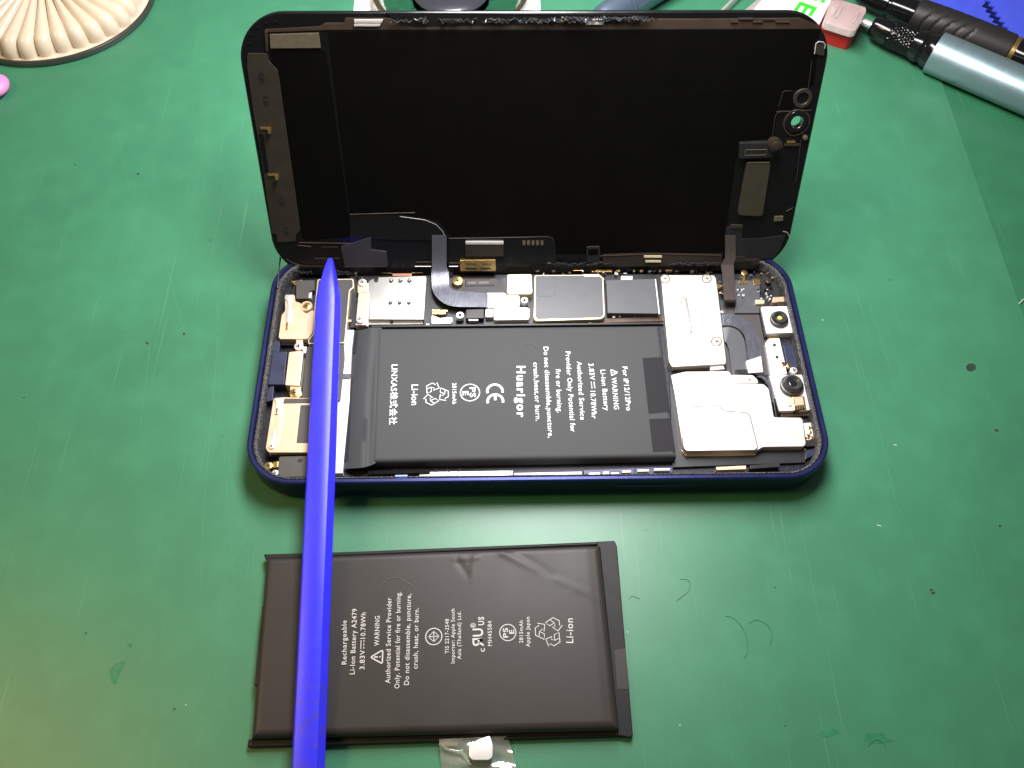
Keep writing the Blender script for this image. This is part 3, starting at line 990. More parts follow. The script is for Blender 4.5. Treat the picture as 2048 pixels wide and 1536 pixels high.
# camera one
cm = part('front_camera', [(1522, 613), (1580, 612), (1590, 665), (1534, 667)], .80, .5, M['whiteplate'], r=.03)
def lens(u, v, z0, z1, r0, r1, parent, eye):
    c0 = at(u, v, z1)
    c = Vector((c0.x, c0.y))
    q_ = MB()
    q_.disc(c, r0, z0, z0 + .12, .03, 36)
    q_.rings([[(c.x + r * math.cos(2 * PI * i / 36), c.y + r * math.sin(2 * PI * i / 36), z) for i in range(36)] for r, z in
              ((r1 * 1.12, z0 + .1), (r1 * 1.12, z1 - .1), (r1, z1 - .03), (r1 * .95, z1), (r1 * .78, z1), (r1 * .4, z1 - .07))], True, False)
    b_ = q_.build('lens_barrel', M['lensring'], parent, 35)
    q_ = MB()
    q_.disc(c, r1 * (.32 if eye is M['lenseye'] else .46), z1 - .12, z1 - .055, .015, 24)
    q_.build('lens_glass', eye, b_, 35)
lens(1561, 633, .8, 1.0, .25, .20, cm, M['lenseye'])
part('camera_side', [(1519, 616), (1524, 614), (1535, 672), (1530, 674)], .72, .5, M['black'], cm, .01, .004)
cm2 = part('dot_projector', [(1539, 751), (1604, 749), (1620, 820), (1560, 822)], .80, .5, M['whiteplate'], r=.03)
lens(1588, 764, .8, 1.06, .31, .23, cm2, M['lens'])
part('camera_side', [(1546, 797), (1556, 797), (1562, 831), (1552, 834)], .74, .5, M['blackgloss'], cm2, .02, .01)
part('camera_front', [(1561, 824), (1619, 822), (1620, 831), (1563, 834)], .68, .5, M['brown'], cm2, .02, .01)
fs = part('flood_sensor', [(1585, 793), (1609, 792), (1613, 817), (1588, 820)], .86, .7, M['gold'], r=.02)
part('sensor_window', [(1589, 794), (1605, 793.5), (1608, 809), (1591, 811)], .868, .8, M['pinkchip'], fs, .01, .003)
part('sensor_side', [(1574, 794), (1583, 794), (1585, 811), (1577, 811)], .845, .7, M['cream'], fs, .01, .004)
for k_ in range(4):
    part('sensor_foot', [(1590 + 5 * k_, 813), (1593 + 5 * k_, 813), (1593 + 5 * k_, 817), (1590 + 5 * k_, 817)], .868, .8, M['black'], fs, 0, .002)
br2 = part('camera_bracket', [(1531, 686), (1537, 677), (1559, 676), (1570, 725), (1574, 748), (1542, 750), (1538, 725)], .72, .5, M['whiteplate'], r=.03)
for u, v in ((1549, 690), (1554, 714)):
    part('bracket_hole', [(u - 3, v - 3), (u + 3, v - 3), (u + 3, v + 3), (u - 3, v + 3)], .724, .7, M['brown'], br2, .05, .001)
screw(1566, 727, .76, 5, M['gold'])
screw(1578, 731, .74, 5, M['gold'])
screw(1588, 740, .76, 7.5, M['silver'])
part('navy_well', [(1566, 690), (1587, 688), (1596, 735), (1576, 738)], .64, .5, M['navyfloor'], r=0)
part('gold_strip', [(1590, 690), (1594, 690), (1604, 745), (1600, 745)], .70, .5, M['copper'], r=0)
part('gold_contact', [(1536, 669), (1556, 668), (1558, 675), (1538, 676)], .66, .5, M['gold'], r=.01)
ct = part('contact_flex', [(1607, 846), (1623, 845), (1628, 880), (1614, 880)], .66, .5, M['white'], r=.02)
for u, v, r in ((1619, 855, 4), (1621, 864, 3.5), (1617, 872, 5), (1624, 875, 4)):
    screw(u, v, .70, r, M['gold'], ct)
part('foam_block', [(1607, 880), (1630, 880), (1633, 892), (1612, 893)], .70, .5, M['black'], r=.05)
part('inner_wall', [(1612, 900), (1632, 895), (1630, 908), (1610, 920)], .60, .5, M['navyfloor'], r=.02)
# small chips and solder on the upper right board
def chips(owner, u0, u1, v0, v1, n, z=.66, smax=2.6, mats=None):
    for _ in range(n):
        u, v = random.uniform(u0, u1), random.uniform(v0, v1)
        a_, b_ = random.uniform(.9, smax), random.uniform(.8, smax * .6)
        zz = z + random.uniform(-.04, .05)
        part('chip', [(u - a_, v - b_), (u + a_, v - b_), (u + a_, v + b_), (u - a_, v + b_)], zz, .5, random.choice(mats or [M['glint'], M['black'], M['gold'], M['black'], M['bronze'], M['brown']]), owner, 0, .004)
chips(board, 1075, 1325, 537, 548, 26, .66, 4)
chips(board, 738, 900, 643, 650, 8, .64, 3)
chips(board, 855, 905, 545, 556, 5, .66, 3)
chips(board, 990, 1012, 640, 646, 3, .62, 3)
chips(board2, 1340, 1440, 537, 548, 10, .66, 4)
chips(board2, 1436, 1446, 560, 622, 9, .68, 2.6)
chips(board2, 1500, 1560, 536, 560, 12, .64, 2.4)
chips(board2, 1606, 1630, 842, 905, 9, .64, 2.6)
chips(housing, 556, 604, 679, 702, 7, .64, 2.6)
chips(housing, 596, 614, 716, 800, 7, .6, 2.2)
chips(housing, 700, 738, 545, 562, 6, .66, 2.6)
chips(housing, 690, 716, 590, 650, 6, .6, 3)
pl = part('sensor_board', [(1470, 560), (1520, 560), (1520, 626), (1470, 626)], .64, .5, M['graphite'], r=.01)
for k_ in range(34):
    u, v = random.choice([(random.uniform(1474, 1488), random.uniform(575, 596)), (random.uniform(1516, 1545), random.uniform(572, 598))])
    s_ = random.uniform(.8, 2.0)
    part('chip', [(u - s_, v - s_ * .7), (u + s_, v - s_ * .7), (u + s_, v + s_ * .7), (u - s_, v + s_ * .7)], .67, .55, random.choice([M['silver'], M['black'], M['white'], M['black']]), pl, 0, .003)
part('gold_contact', [(1478, 561), (1496, 561), (1496, 567), (1478, 567)], .67, .5, M['gold'], r=0, bev=.004)
part('gold_contact', [(1506, 557), (1520, 558), (1521, 569), (1508, 569)], .67, .5, M['gold'], r=.02, bev=.004)
part('cream_block', [(1511, 599), (1529, 599), (1529, 607), (1512, 608)], .72, .5, M['cream'], r=.01)
q = MB()
cc = at(1489, 545, .66)
q.disc(cc, .09, .55, .66, .01)
q.build('gold_pad', M['gold'], phone, 40)
part('pad_stem', [(1486, 550), (1491, 550), (1490, 562), (1486, 562)], .64, .55, M['gold'], r=0, bev=.003)
screw(1538, 561, .72, 6.5, M['brown'])
part('gold_contact', [(1522, 530), (1540, 533), (1540, 535), (1524, 534)], .7, .6, M['gold'], r=0, bev=.003)
part('latch', [(1546, 594), (1571, 593), (1572, 603), (1545, 605)], .72, .55, M['bronze'], r=.02)
part('latch_foot', [(1555, 603), (1568, 603), (1568, 613), (1555, 613)], .74, .55, M['brown'], r=.01)
part('spring_leaf', [(1430, 565), (1442, 568), (1442, 576), (1432, 577)], .7, .55, M['gold'], r=.02)
screw(1445, 623, .72, 4, M['silver'])
# front inner ledge seen between battery and rim
part('side_plate', [(1028, 946), (1164, 943), (1164, 957), (1030, 958)], .80, .5, M['white'], r=.02, bev=.008)
part('side_plate', [(840, 944), (1026, 941), (1026, 951), (838, 953)], .62, .5, M['steel'], r=.01)
for (u0, u1, v0, v1) in ((790, 815, 950, 956), (826, 858, 956, 962), (948, 968, 955, 961)):
    part('frame_glimpse', [(u0, v0), (u1, v0 - .5), (u1, v1), (u0, v1)], .90, .6, M['brightblue'], r=.01, bev=.004)  # bright blue bits of frame showing along the front ledge
part('side_plate', [(1166, 940), (1346, 932), (1346, 946), (1168, 951)], .60, .5, M['navyfloor'], r=.01)
for u0, u1, v in ((1178, 1200, 949), (1206, 1218, 947), (1244, 1262, 944), (1275, 1298, 942), (1308, 1340, 940), (1222, 1238, 948)):
    part('side_contact', [(u0, v - 3), (u1, v - 3.5), (u1, v + .5), (u0, v + 1)], .72, .5, random.choice([M['bronze'], M['white'], M['silver']]), r=.01, bev=.004)
part('side_rail', [(735, 941), (860, 938), (860, 946), (735, 949)], .68, .5, M['blackgloss'], r=.02)
part('side_contact', [(1432, 934), (1492, 931), (1492, 938), (1434, 940)], .80, .5, M['bronze'], r=.01, bev=.004)
part('side_rail', [(1500, 930), (1560, 925), (1560, 934), (1500, 938)], .72, .5, M['black'], r=.02)
# fine pins across the front ledge
q = MB()
for u, a in ((895, 1), (920, -1), (872, 0), (1022, 0), (1270, 0)):
    p0, p1 = at(u, 938, .78), at(u + 6 * a, 954, .86)
    q.tube([p0, p1], .012, 6)
q.build('wire_pin', M['black'], phone, 40)

# ------------------------------------------------------------------ raised screen
lid_out = [(x, y + 3.53) for x, y in rrect(7.29, 3.53, 1.2)]
hc = lidat(1594, 244)
HR = .155
mb = MB()
N_ = 28
hole = [(hc.x + HR * math.cos(2 * PI * i / N_), hc.y + HR * math.sin(2 * PI * i / N_)) for i in range(N_)]
bm = bmesh.new()
def loop(pts, z):
    vs = [bm.verts.new((p[0] * S, p[1] * S, z * S)) for p in pts]
    return vs, [bm.edges.new((vs[i], vs[(i + 1) % len(vs)])) for i in range(len(vs))]
def walls(a, b):
    for i in range(len(a)):
        j = (i + 1) % len(a)
        bm.faces.new((a[i], a[j], b[j], b[i]))
o1, e1_ = loop(inset(ccw(lid_out), .03), 0)
o2, _ = loop(lid_out, -.04)
o3, _ = loop(lid_out, -.17)
o4, e4_ = loop(inset(ccw(lid_out), .05), -.21)
h1, eh1 = loop(hole, 0)
h4, eh4 = loop(hole, -.21)
walls(o1, o2)
walls(o2, o3)
walls(o3, o4)
walls(h1, h4)
bmesh.ops.triangle_fill(bm, edges=e1_ + eh1, use_beauty=True)
bmesh.ops.triangle_fill(bm, edges=e4_ + eh4, use_beauty=True)
bmesh.ops.recalc_face_normals(bm, faces=bm.faces)
me = D.meshes.new('display_assembly')
bm.to_mesh(me)
bm.free()
me.materials.append(M['lidedge'])
me.polygons.foreach_set('use_smooth', [True] * len(me.polygons))
me.set_sharp_from_angle(angle=math.radians(35))
lid = D.objects.new('display_assembly', me)
C.objects.link(lid)
lid.parent = phone
lid.location = LID_O * S
lid.rotation_euler = LID_M.to_euler('XYZ')

def lpart(name, pts, n1, m, n0=-.01, r=.04, bev=.008):
    q_ = MB()
    poly = [(p.x, p.y) for p in (lidat(u, v, n1) for u, v in pts)]
    q_.prism(rp(poly, r) if r else poly, n0, n1, bev)
    return q_.build(name, m, lid)

def lring(name, u, v, r0, r1, n1, m, n0=-.005):
    c_ = lidat(u, v, n1)
    q_ = MB()
    q_.ring(c_, r0, r1, n0, n1)
    return q_.build(name, m, lid, 40)

def lline(name, pts, w, n, m):
    q_ = MB()
    path = [lidat(u, v, n) for u, v in pts]
    q_.tube([(p.x, p.y, n) for p in path], w, 6)
    return q_.build(name, m, lid, 60)

lpart('backing_film', [(656, 62), (1640, 58), (1628, 170), (1560, 186), (1548, 270), (1480, 285), (1470, 330), (1455, 440), (1448, 505), (1112, 508), (1108, 470), (899, 470), (880, 440), (700, 428)], .03, M['lidback'], r=.08, bev=.012)
lpart('backing_film', [(540, 100), (652, 98), (697, 430), (700, 475), (606, 480)], .018, M['lidback'], r=.08, bev=.008)
lpart('film_patch', [(1342, 180), (1475, 180), (1466, 292), (1343, 295)], .036, M['lidback'], r=.03, bev=.003)
bk = lpart('side_bracket', [(494.6, 107), (533, 107), (537.6, 123), (555, 140.6), (558, 158), (598, 440), (599.7, 461), (591, 470), (591, 482.5), (554.6, 485), (552.7, 468.6), (543.8, 467), (520, 299), (507, 228), (493.7, 132)], .05, M['bracket'], r=.03)
for u, v in ((523, 155), (532, 202), (563, 403), (572, 462)):
    c_ = lidat(u, v, .055)
    q_ = MB()
    q_.prism([(c_.x + .075 * math.cos(2 * PI * i / 20), c_.y + .15 * math.sin(2 * PI * i / 20)) for i in range(20)], .03, .054)
    q_.disc(c_, .022, .03, .07, .01, 12, 1)
    q_.build('bracket_slot', [M['black'], M['bracket']], lid, 40)
for u, v in ((530, 256), (545, 349)):
    c_ = lidat(u, v, .05)
    q_ = MB()
    q_.box(c_.x - .12, c_.x + .16, c_.y - .03, c_.y + .03, .05, .09, .01)
    q_.box(c_.x + .1, c_.x + .17, c_.y - .09, c_.y + .03, .05, .24, .01)
    q_.build('bracket_clip', M['gold'], lid, 40)
lpart('bracket_notch', [(517, 268), (526, 268), (538, 345), (529, 346)], .055, M['lidedge'], r=.02, bev=.002)
lpart('foil_label', [(539, 69), (637, 66), (641, 96), (541, 97)], .06, M['goldfoil'], r=.01, bev=.006)
lpart('edge_rail', [(529, 59), (640, 53), (650, 46), (688, 46), (690, 36), (1300, 38), (1420, 38), (1600, 36), (1640, 52), (1640, 58), (655, 60), (532, 65)], .035, M['brown'], r=.03, bev=.006)
lpart('edge_rail', [(529, 62), (535, 62), (536, 103), (532, 103)], .05, M['brown'], r=.01, bev=.006)
lpart('edge_cover', [(770, 26), (1250, 28), (1300, 34), (1250, 47), (1000, 50), (830, 53), (800, 48)], .05, M['blackgloss'], r=.03, bev=.01)
for u0, u1, v, w in ((708, 766, 43.5, 4), (708, 762, 51, 3.2), (1170, 1212, 42.5, 4), (1171, 1208, 48, 2.6)):
    lpart('edge_clip', [(u0, v - w), (u1, v - w), (u1 - 3, v + w * .6), (u0, v + w * .6)], .09, M['silver'], r=.01, bev=.006)
for u0, u1, v in ((1462, 1476, 44), (1478, 1506, 38), (1506, 1526, 44), (1526, 1550, 39), (1552, 1580, 44)):
    lpart('edge_tab', [(u0, v - 1.5), (u1, v - 1.5), (u1, v + 2), (u0, v + 2)], .07, M['bracket'], r=.005, bev=.004)
# torn adhesive along the far edge and the hinge edge
def torn(u0, u1, v, amp, n_, hgt=.07):
    q_ = MB()
    for k_ in range(n_):
        a = u0 + (u1 - u0) * random.random()
        l_ = random.uniform(12, 46)
        pts = []
        for j in range(7):
            t = j / 6
            w = lidat(a + l_ * t, v + random.uniform(-amp, amp), .05)
            pts.append((w.x, w.y, .05 + random.uniform(0, hgt)))
        q_.tube(pts, lambda t: .006 + .014 * math.sin(PI * t), 5)
    return q_.build('torn_adhesive', M['residue'], lid, 60)
torn(775, 1150, 40, 5, 44, .15)
torn(1090, 1290, 37, 5, 34, .16)
torn(560, 690, 545, 5, 9)
torn(1070, 1190, 527, 4, 12)
torn(1330, 1430, 527, 4, 14)
# hinge side parts
lpart('display_flex', [(700, 428), (800, 430), (850, 438), (880, 460), (893, 478), (893, 536), (864, 536), (864, 480), (740, 478), (742, 490), (700, 492)], .05, M['blackgloss'], r=.06, bev=.008)
lline('flex_highlight', [(700, 429), (760, 427), (830, 425.5)], .012, .06, M['brown'])  # highlights along the glossy flex, built as thin lighter lines
lline('flex_highlight', [(800, 433), (850, 440), (872, 449), (885, 462), (892, 478)], .008, .06, M['steel'])
lpart('dark_plate', [(681, 494), (742, 474), (742, 500), (773, 504), (776, 533), (690, 534)], .07, M['plategrey'], r=.03)
lline('plate_edge', [(688, 534), (772, 533)], .012, .085, M['brown'])
for a, b in (((598, 485), (705, 487)), ((596, 491), (622, 493)), ((643, 494), (676, 494)), ((630, 516.5), (680, 516.5))):
    lline('edge_line', [a, b], .011, .06, M['brown'])
lline('edge_line', [(572, 518), (586, 526), (607, 532), (652, 532)], .010, .05, M['bracket'])  # highlight along the screen's lower edge, drawn as a thin line
for u, v in ((559, 500), (571, 512), (598, 511), (619, 511), (640, 511), (661, 508), (602, 527), (622, 527), (643, 527), (671, 501),
             (497, 88), (502, 70), (515, 55), (531, 47), (550, 44)):
    c_ = lidat(u, v, .02)
    q_ = MB()
    q_.disc(c_, .035, -.01, .03, .012, 12)
    q_.build('rivet', M['lidedge'], lid, 40)
cb = lpart('connector_board', [(897, 477), (1098, 472), (1107, 478), (1108, 529), (1000, 530), (900, 530)], .05, M['blackgloss'], r=.06, bev=.01)
lline('board_outline', [(898, 477), (1000, 475.5), (1095, 473.5), (1105, 477), (1108, 484), (1109, 528)], .011, .055, M['bracket'])
cn = lpart('ribbon_connector', [(930, 485), (1007, 484), (1007, 513), (931, 513)], .12, M['bracket'], r=.02, bev=.012)
lpart('connector_lip', [(931, 484), (1007, 484), (1007, 489), (931, 489)], .135, M['silver'], r=.01, bev=.006)
for k_ in range(5):
    u = 1048 + k_ * 9
    lpart('test_pad', [(u - 3, 480.5), (u + 3, 480.5), (u + 3, 490.5), (u - 3, 490.5)], .056, M['goldfoil'], r=.04, bev=.002)
gc = lpart('gold_connector', [(920, 521), (991, 520), (992, 543), (920, 543)], .16, M['gold'], r=.01, bev=.02)
for u0, u1 in ((931, 954), (960, 981)):
    lpart('connector_slot', [(u0, 536), (u1, 536), (u1, 539), (u0, 539)], .164, M['black'], n0=.1, r=0, bev=.001)
for k_ in range(4):
    for b_ in (933, 964):
        u = b_ + 5 * k_
        lpart('connector_slot', [(u, 527), (u + 3, 527), (u + 3, 530), (u, 530)], .164, M['brown'], n0=.1, r=0, bev=.001)
lline('plate_edge', [(832, 524), (862, 524)], .014, .06, M['brown'])
lline('plate_edge', [(830, 533), (862, 533)], .014, .06, M['steel'])
lline('plate_edge', [(898, 526), (920, 526)], .014, .06, M['brown'])
lline('plate_edge', [(898, 533), (916, 533)], .014, .06, M['steel'])
lpart('hinge_rail', [(1206, 509), (1300, 506), (1444, 509), (1444, 532), (1200, 534), (1172, 534), (1172, 524), (1206, 524)], .045, M['bracket'], r=.02, bev=.006)
lline('rail_edge', [(1200, 512), (1280, 509), (1330, 508), (1440, 511)], .012, .06, M['brown'])
for u0, u1, v in ((1288, 1324, 514), (1291, 1322, 523.5)):
    lpart('edge_clip', [(u0, v - 2), (u1, v - 2), (u1, v + 1.6), (u0, v + 1.6)], .10, M['cream'], r=.005, bev=.004)
lpart('rubber_loop', [(1173, 494), (1200, 493), (1199, 524), (1173, 525)], .09, M['black'], r=.04, bev=.012)
lpart('loop_hole', [(1177, 499), (1196, 498), (1196, 510), (1177, 511)], .094, M['lidback'], n0=.05, r=.02, bev=.001)
lpart('corner_seal', [(1450, 455), (1484, 450), (1484, 478), (1530, 476), (1572, 470), (1560, 500), (1548, 517), (1450, 525)], .03, M['black'], r=.03)
lpart('corner_tab', [(1461, 450), (1486, 450), (1486, 457), (1461, 457)], .06, M['bracket'], r=.01)
lpart('corner_plate', [(1468, 513), (1490, 513), (1490, 518), (1520, 518), (1518, 530), (1504, 530), (1502, 524), (1470, 524)], .05, M['bracket'], r=.01)
# earpiece and sensors on the short side
ep = lpart('earpiece_plate', [(1494, 326), (1540, 325), (1541, 333), (1526, 430), (1521, 433), (1478, 431), (1477, 424)], .13, M['earplate'], r=.04, bev=.018)
lline('plate_edge', [(1496, 325.5), (1539, 325)], .014, .13, M['goldfoil'])
eb = lpart('earpiece_block', [(1480, 286), (1545, 285), (1548, 315), (1478, 318)], .16, M['black'], r=.05, bev=.02)
lring_pts = [(1491, 300), (1534, 299), (1532, 310), (1489, 311)]
lline('slot_frame', lring_pts + [lring_pts[0]], .010, .165, M['goldfoil'])
lring('sensor_ring', 1606, 197, .15, .25, .06, M['bracket'])
lpart('sensor_frame', [(1567, 183), (1586, 181), (1588, 215), (1560, 218)], .04, M['lidback'], r=.04)
lline('frame_edge', [(1558, 212), (1566, 184), (1569, 182), (1585, 182)], .010, .05, M['bracket'])
lline('frame_edge', [(1553, 223), (1600, 222), (1624, 220)], .012, .055, M['bracket'])
lline('frame_edge', [(1545, 272), (1550, 235), (1554, 226), (1560, 224)], .012, .055, M['bracket'])
lring('camera_ring', 1594, 244, .165, .29, .10, M['blackgloss'])
lring('camera_ring', 1594, 246, .30, .36, .05, M['bracket'])
c_ = lidat(1548, 290, .1)
for nm, dz, m_ in (('brass_post', 0, M['brown']),):
    q_ = MB()
    q_.lathe((c_.x - .02, c_.y + .06, 0), (0, 0, 1), [(0, .14), (.12, .14), (.13, .17), (.18, .17), (.19, .13), (.24, .13), (.25, .17), (.32, .17)], 24)
    q_.build(nm, m_, lid, 35)
    q_ = MB()
    q_.disc((c_.x - .02, c_.y + .06), .12, .3, .36, .015)
    q_.build('post_cap', M['bracket'], lid, 35)
lpart('gold_pad', [(1574, 283), (1591, 282), (1591, 286), (1574, 287)], .07, M['gold'], r=0, bev=.004)
lpart('flex_tab', [(1570, 289), (1600, 288), (1598, 292), (1569, 292)], .07, M['bracket'], r=0, bev=.004)
c_ = lidat(1611, 276, .08)
q_ = MB()
q_.disc(c_, .065, 0, .1, .02)
q_.build('ball_contact', M['goldfoil'], lid, 40)
lline('sensor_wire', [(1602, 280), (1598, 310), (1594, 350), (1590, 366)], .010, .06, M['brown'])
lpart('chip', [(1550, 434), (1567, 433), (1566, 442), (1548, 443)], .07, M['goldfoil'], r=.01, bev=.006)
lline('seal_wire', [(1573, 422), (1580, 419), (1586, 415)], .014, .06, M['brown'])
lline('seal_wire', [(1566, 463), (1573, 464), (1577, 469), (1580, 476)], .012, .06, M['steel'])
cl = lpart('corner_clip', [(1630, 108), (1632, 86), (1638, 83), (1648, 84), (1651, 90), (1648, 112)], .06, M['bracket'], r=.05)
lline('clip_edge', [(1629, 108), (1632, 87), (1637, 83.5), (1646, 84), (1650.5, 89), (1649, 97)], .014, .07, M['steel'])
lline('frame_edge', [(1624, 120), (1616, 180)], .010, .05, M['bracket'])

# flat cables bridging from the screen down to the board
def bridge(name, uL, uR, lid_v, pts, m):
    L_, R_ = [], []
    for (vv, n) in lid_v:
        for lst, u in ((L_, uL), (R_, uR)):
            q2 = lidat(u, vv, n)
            lst.append(tuple(LID_O + LID_M @ Vector((q2.x, q2.y, n))))
    for (a, b, z) in pts:
        L_.append(tuple(at(*a, z)))
        R_.append(tuple(at(*b, z)))
    q_ = MB()
    q_.strip(L_, R_, .012)
    return q_.build(name, m, phone, 40)
pts = [((863, 545), (898, 545), .86), ((863, 560), (898, 560), .80)]
# quarter turn to the right
cx_, cy_ = 917, 566
for k_ in range(1, 9):
    a = math.radians(180 + k_ * 90 / 8)
    pts.append(((cx_ + 54 * math.cos(a), 568 - 46 * math.sin(a)), (cx_ + 19 * math.cos(a), 568 - 15 * math.sin(a)), .78))
pts += [((940, 614.5), (940, 584), .77), ((960, 614.5), (960, 586), .78), ((976, 615), (976, 587), .80)]
bridge('display_cable', 864, 893, [(470, .06), (500, .07), (520, .08), (533, .14)], pts, M['flex'])
bridge('sensor_cable', 1450, 1471, [(470, .05), (500, .06), (516, .1)], [((1442, 530), (1467, 530), .95), ((1444, 545), (1468, 545), .98), ((1447, 590), (1471, 590), .93), ((1448, 600), (1472, 600), .90), ((1449, 604), (1472, 604), .84), ((1450, 606), (1472, 606), .7)], M['flexbrown'])

# thread hanging at the back left corner
q_ = MB()
a0 = LID_O + LID_M @ Vector((*lidat(561, 515, .03), .03))
q_.tube([a0, at(559, 530, .95), at(557, 560, .97), at(555, 576, .93)], lambda t: .03 - .012 * math.sin(PI * t), 6)
q_.build('adhesive_thread', M['black'], phone, 60)

# ------------------------------------------------------------------ removed battery
old_c = at(880, 1280, 0)
OC = (old_c.x, old_c.y, 0)
old = empty('battery_pack', 'loose brown-black battery pack lying on the mat in front of the phone', 'battery', OC)
ZO = .44
def shape_old(s, t):
    z = .012 * math.sin(5 * s + 1) * math.sin(4 * t + 2) * .5
    # pinched creases near the far edge
    def crease(s0, t0, s1, t1, w, h):
        dx, dy = (s1 - s0) * 8.4, (t1 - t0) * 4.3
        px, py = (s - s0) * 8.4, (t - t0) * 4.3
        L2 = dx * dx + dy * dy
        k_ = max(0, min(1, (px * dx + py * dy) / L2))
        d = math.hypot(px - dx * k_, py - dy * k_)
        return h * math.exp(-(d / w) ** 2) * (1 - .6 * k_)
    z += crease(.565, .06, .60, .17, .07, -.018) + crease(.62, .05, .605, .18, .06, .016)
    z += crease(.70, .03, .80, .14, .08, .016) + crease(.74, .03, .90, .24, .10, -.010) + crease(.86, .2, .99, .33, .09, .010)
    z += crease(.56, .06, .63, .055, .05, .02)
    if s > .955:
        z -= .03 * ((s - .955) / .045)
    return z
cell = battery_grid([at(531, 1114, ZO), at(1202, 1087, ZO), at(1240, 1458, ZO), at(501, 1476, ZO)], ZO, .03, 150, 80, shape_old, 'cell', M['oldbatt'], old, .17, OC)

def opart(name, pts, z1, z0, m, r=.03, bev=.008, parent=old):
    q_ = MB()
    q_.prism(rp(P(pts, z1), r) if r else P(pts, z1), z0, z1, bev)
    return q_.build(name, m, parent, None, OC)
opart('end_tape', [(1192, 1083), (1229, 1081), (1234, 1092), (1266, 1470), (1262, 1475), (1232, 1470), (1226, 1400), (1204, 1180)], .17, .03, M['oldtape'], .03, .02)
opart('tape_step', [(1228, 1300), (1251, 1297), (1259, 1378), (1234, 1379)], .178, .1, M['oldbatt'], .02, .004)
opart('edge_lip', [(494, 1489), (497, 1478), (760, 1472), (1230, 1458), (1266, 1464), (1266, 1472), (900, 1483), (496, 1495)], .16, .02, M['oldtape'], .02, .03)
opart('edge_lip', [(527, 1108), (531, 1119), (700, 1111), (1196, 1090), (1196, 1083), (700, 1103)], .30, .1, M['oldtape'], .02, .03)
opart('side_tape', [(529, 1210), (524, 1213), (509, 1372), (514, 1370)], .36, .1, M['oldtape'], .01, .01)
mb = MB()
ZT = ZO + .014
def T2(s, a, b, cap, bold=.011):
    put_text(mb, s, at(*a, ZT), at(*b, ZT), cap / 84, ZT, bold)
T2('Rechargeable', (688, 1329), (688, 1241), 9.5)
T2('Li-Ion Battery A2479', (704, 1348.7), (709, 1217.5), 9.5)
T2('3.83V', (723.8, 1339), (724.6, 1300), 9.5)
T2('10.78Wh', (725.5, 1277.5), (726.7, 1225), 9.5)
T2('WARNING', (753, 1292), (754.5, 1232), 9.5)
T2('Authorized Service Provider', (775, 1367), (778, 1195.5), 9.5)
T2('Only. Potential for fire or burning.', (793.5, 1377), (796.4, 1184), 9.5)
T2('Do not disassemble, puncture,', (812.5, 1370), (817, 1188), 9.5)
T2('crush, heat, or burn.', (830, 1337.6), (832.5, 1216), 9.5)
T2('TIS 2217-2548', (893.7, 1307), (893.7, 1238), 7.5)
T2('Importer: Apple South', (905.4, 1326.7), (905.4, 1217.5), 7.5)
T2('Asia (Thailand) Ltd.', (918, 1318.5), (918, 1223), 7.5)
T2('c', (964, 1304), (963, 1297), 12, .01)
T2('Я', (956.5, 1293), (956, 1276), 20, .02)
T2('U', (955.5, 1273), (955, 1257), 20, .02)
T2('US', (962, 1250.6), (962, 1233.6), 11, .03)
T2('®', (946, 1256), (946, 1246), 10)
T2('MH45584', (979.6, 1292), (979, 1242), 8)
T2('2815mAh', (1042, 1286), (1042, 1241), 7.5)
T2('Apple Japan', (1055.7, 1294), (1055, 1233.6), 7.5)
T2('Li-ion', (1139, 1286), (1138.4, 1236.7), 14)
up = (-.02, 1)
f = Frame(mb, at(725, 1289, ZT), up, ZT)
f.line([(-.1, .035), (.1, .035)], .018)
for x in (-.075, 0, .075):
    f.line([(x - .025, -.03), (x + .025, -.03)], .018)
triangle_sign(Frame(mb, at(753, 1314, ZT), up, ZT), .27, .03)
pse(Frame(mb, at(1015.6, 1265, ZT), up, ZT), .185, .02)
recycle(Frame(mb, at(1099, 1263, ZT), up, ZT), .33, .02)
f = Frame(mb, at(867.6, 1273, ZT), up, ZT)
f.line([(.185 * math.cos(2 * PI * i / 32), .185 * math.sin(2 * PI * i / 32)) for i in range(32)], .022, True)
f.line([(.12, 0), (0, .12), (-.12, 0), (0, -.12)], .02, True)
f.line([(-.12, 0), (.12, 0)], .02)
f.line([(0, -.12), (0, .12)], .02)
# round fruit emblem mostly covered by the tool: only its bitten side shows
f = Frame(mb, at(643, 1286, ZT), up, ZT)
prof = []
for i in range(48):
    a = 2 * PI * i / 48
    r = .2 * (1 + .06 * math.cos(2 * a))
    x, y = r * math.cos(a), r * math.sin(a)
    d = math.hypot(x - .02, y + .26)
    if d < .1:
        y += .1 - d
    prof.append((x, y))
f.poly(prof)
mb.build('label_print', M['printgrey'], cell, None, OC)
# clear film tab with a white contact pad
q_ = MB()
rows = []
for j in range(18):
    t = j / 17
    row = []
    for i in range(22):
        s = i / 21
        u = (878 + 6 * t) * (1 - s) + (1016 + 20 * t) * s
        v = 1478 - 6 * s + 78 * t
        z = .16 + .07 * math.sin(3.2 * s + .5) * (1 - t * .4) + .03 * math.sin(9 * s + 7 * t) + .02 * math.sin(14 * t - 5 * s)
        p = at(u, v, max(.02, z - .1 * t))
        row.append((p.x, p.y, p.z))
    rows.append(row)
q_.rings(rows, False, False, closed=False)
tab = q_.build('film_tab', M['film'], old, 60, OC)
q_ = MB()
q_.prism(rp(P([(938, 1490), (955, 1479), (980, 1471), (986, 1490), (985, 1514), (978, 1520), (944, 1520), (938, 1512)], .34), .05), .26, .34, .02)
q_.build('contact_pad', M['whiteplate'], tab, 40, OC)
opart('gold_contact', [(884, 1484), (917, 1484), (916, 1492), (884, 1493)], .14, .06, M['gold'], .02, .006)
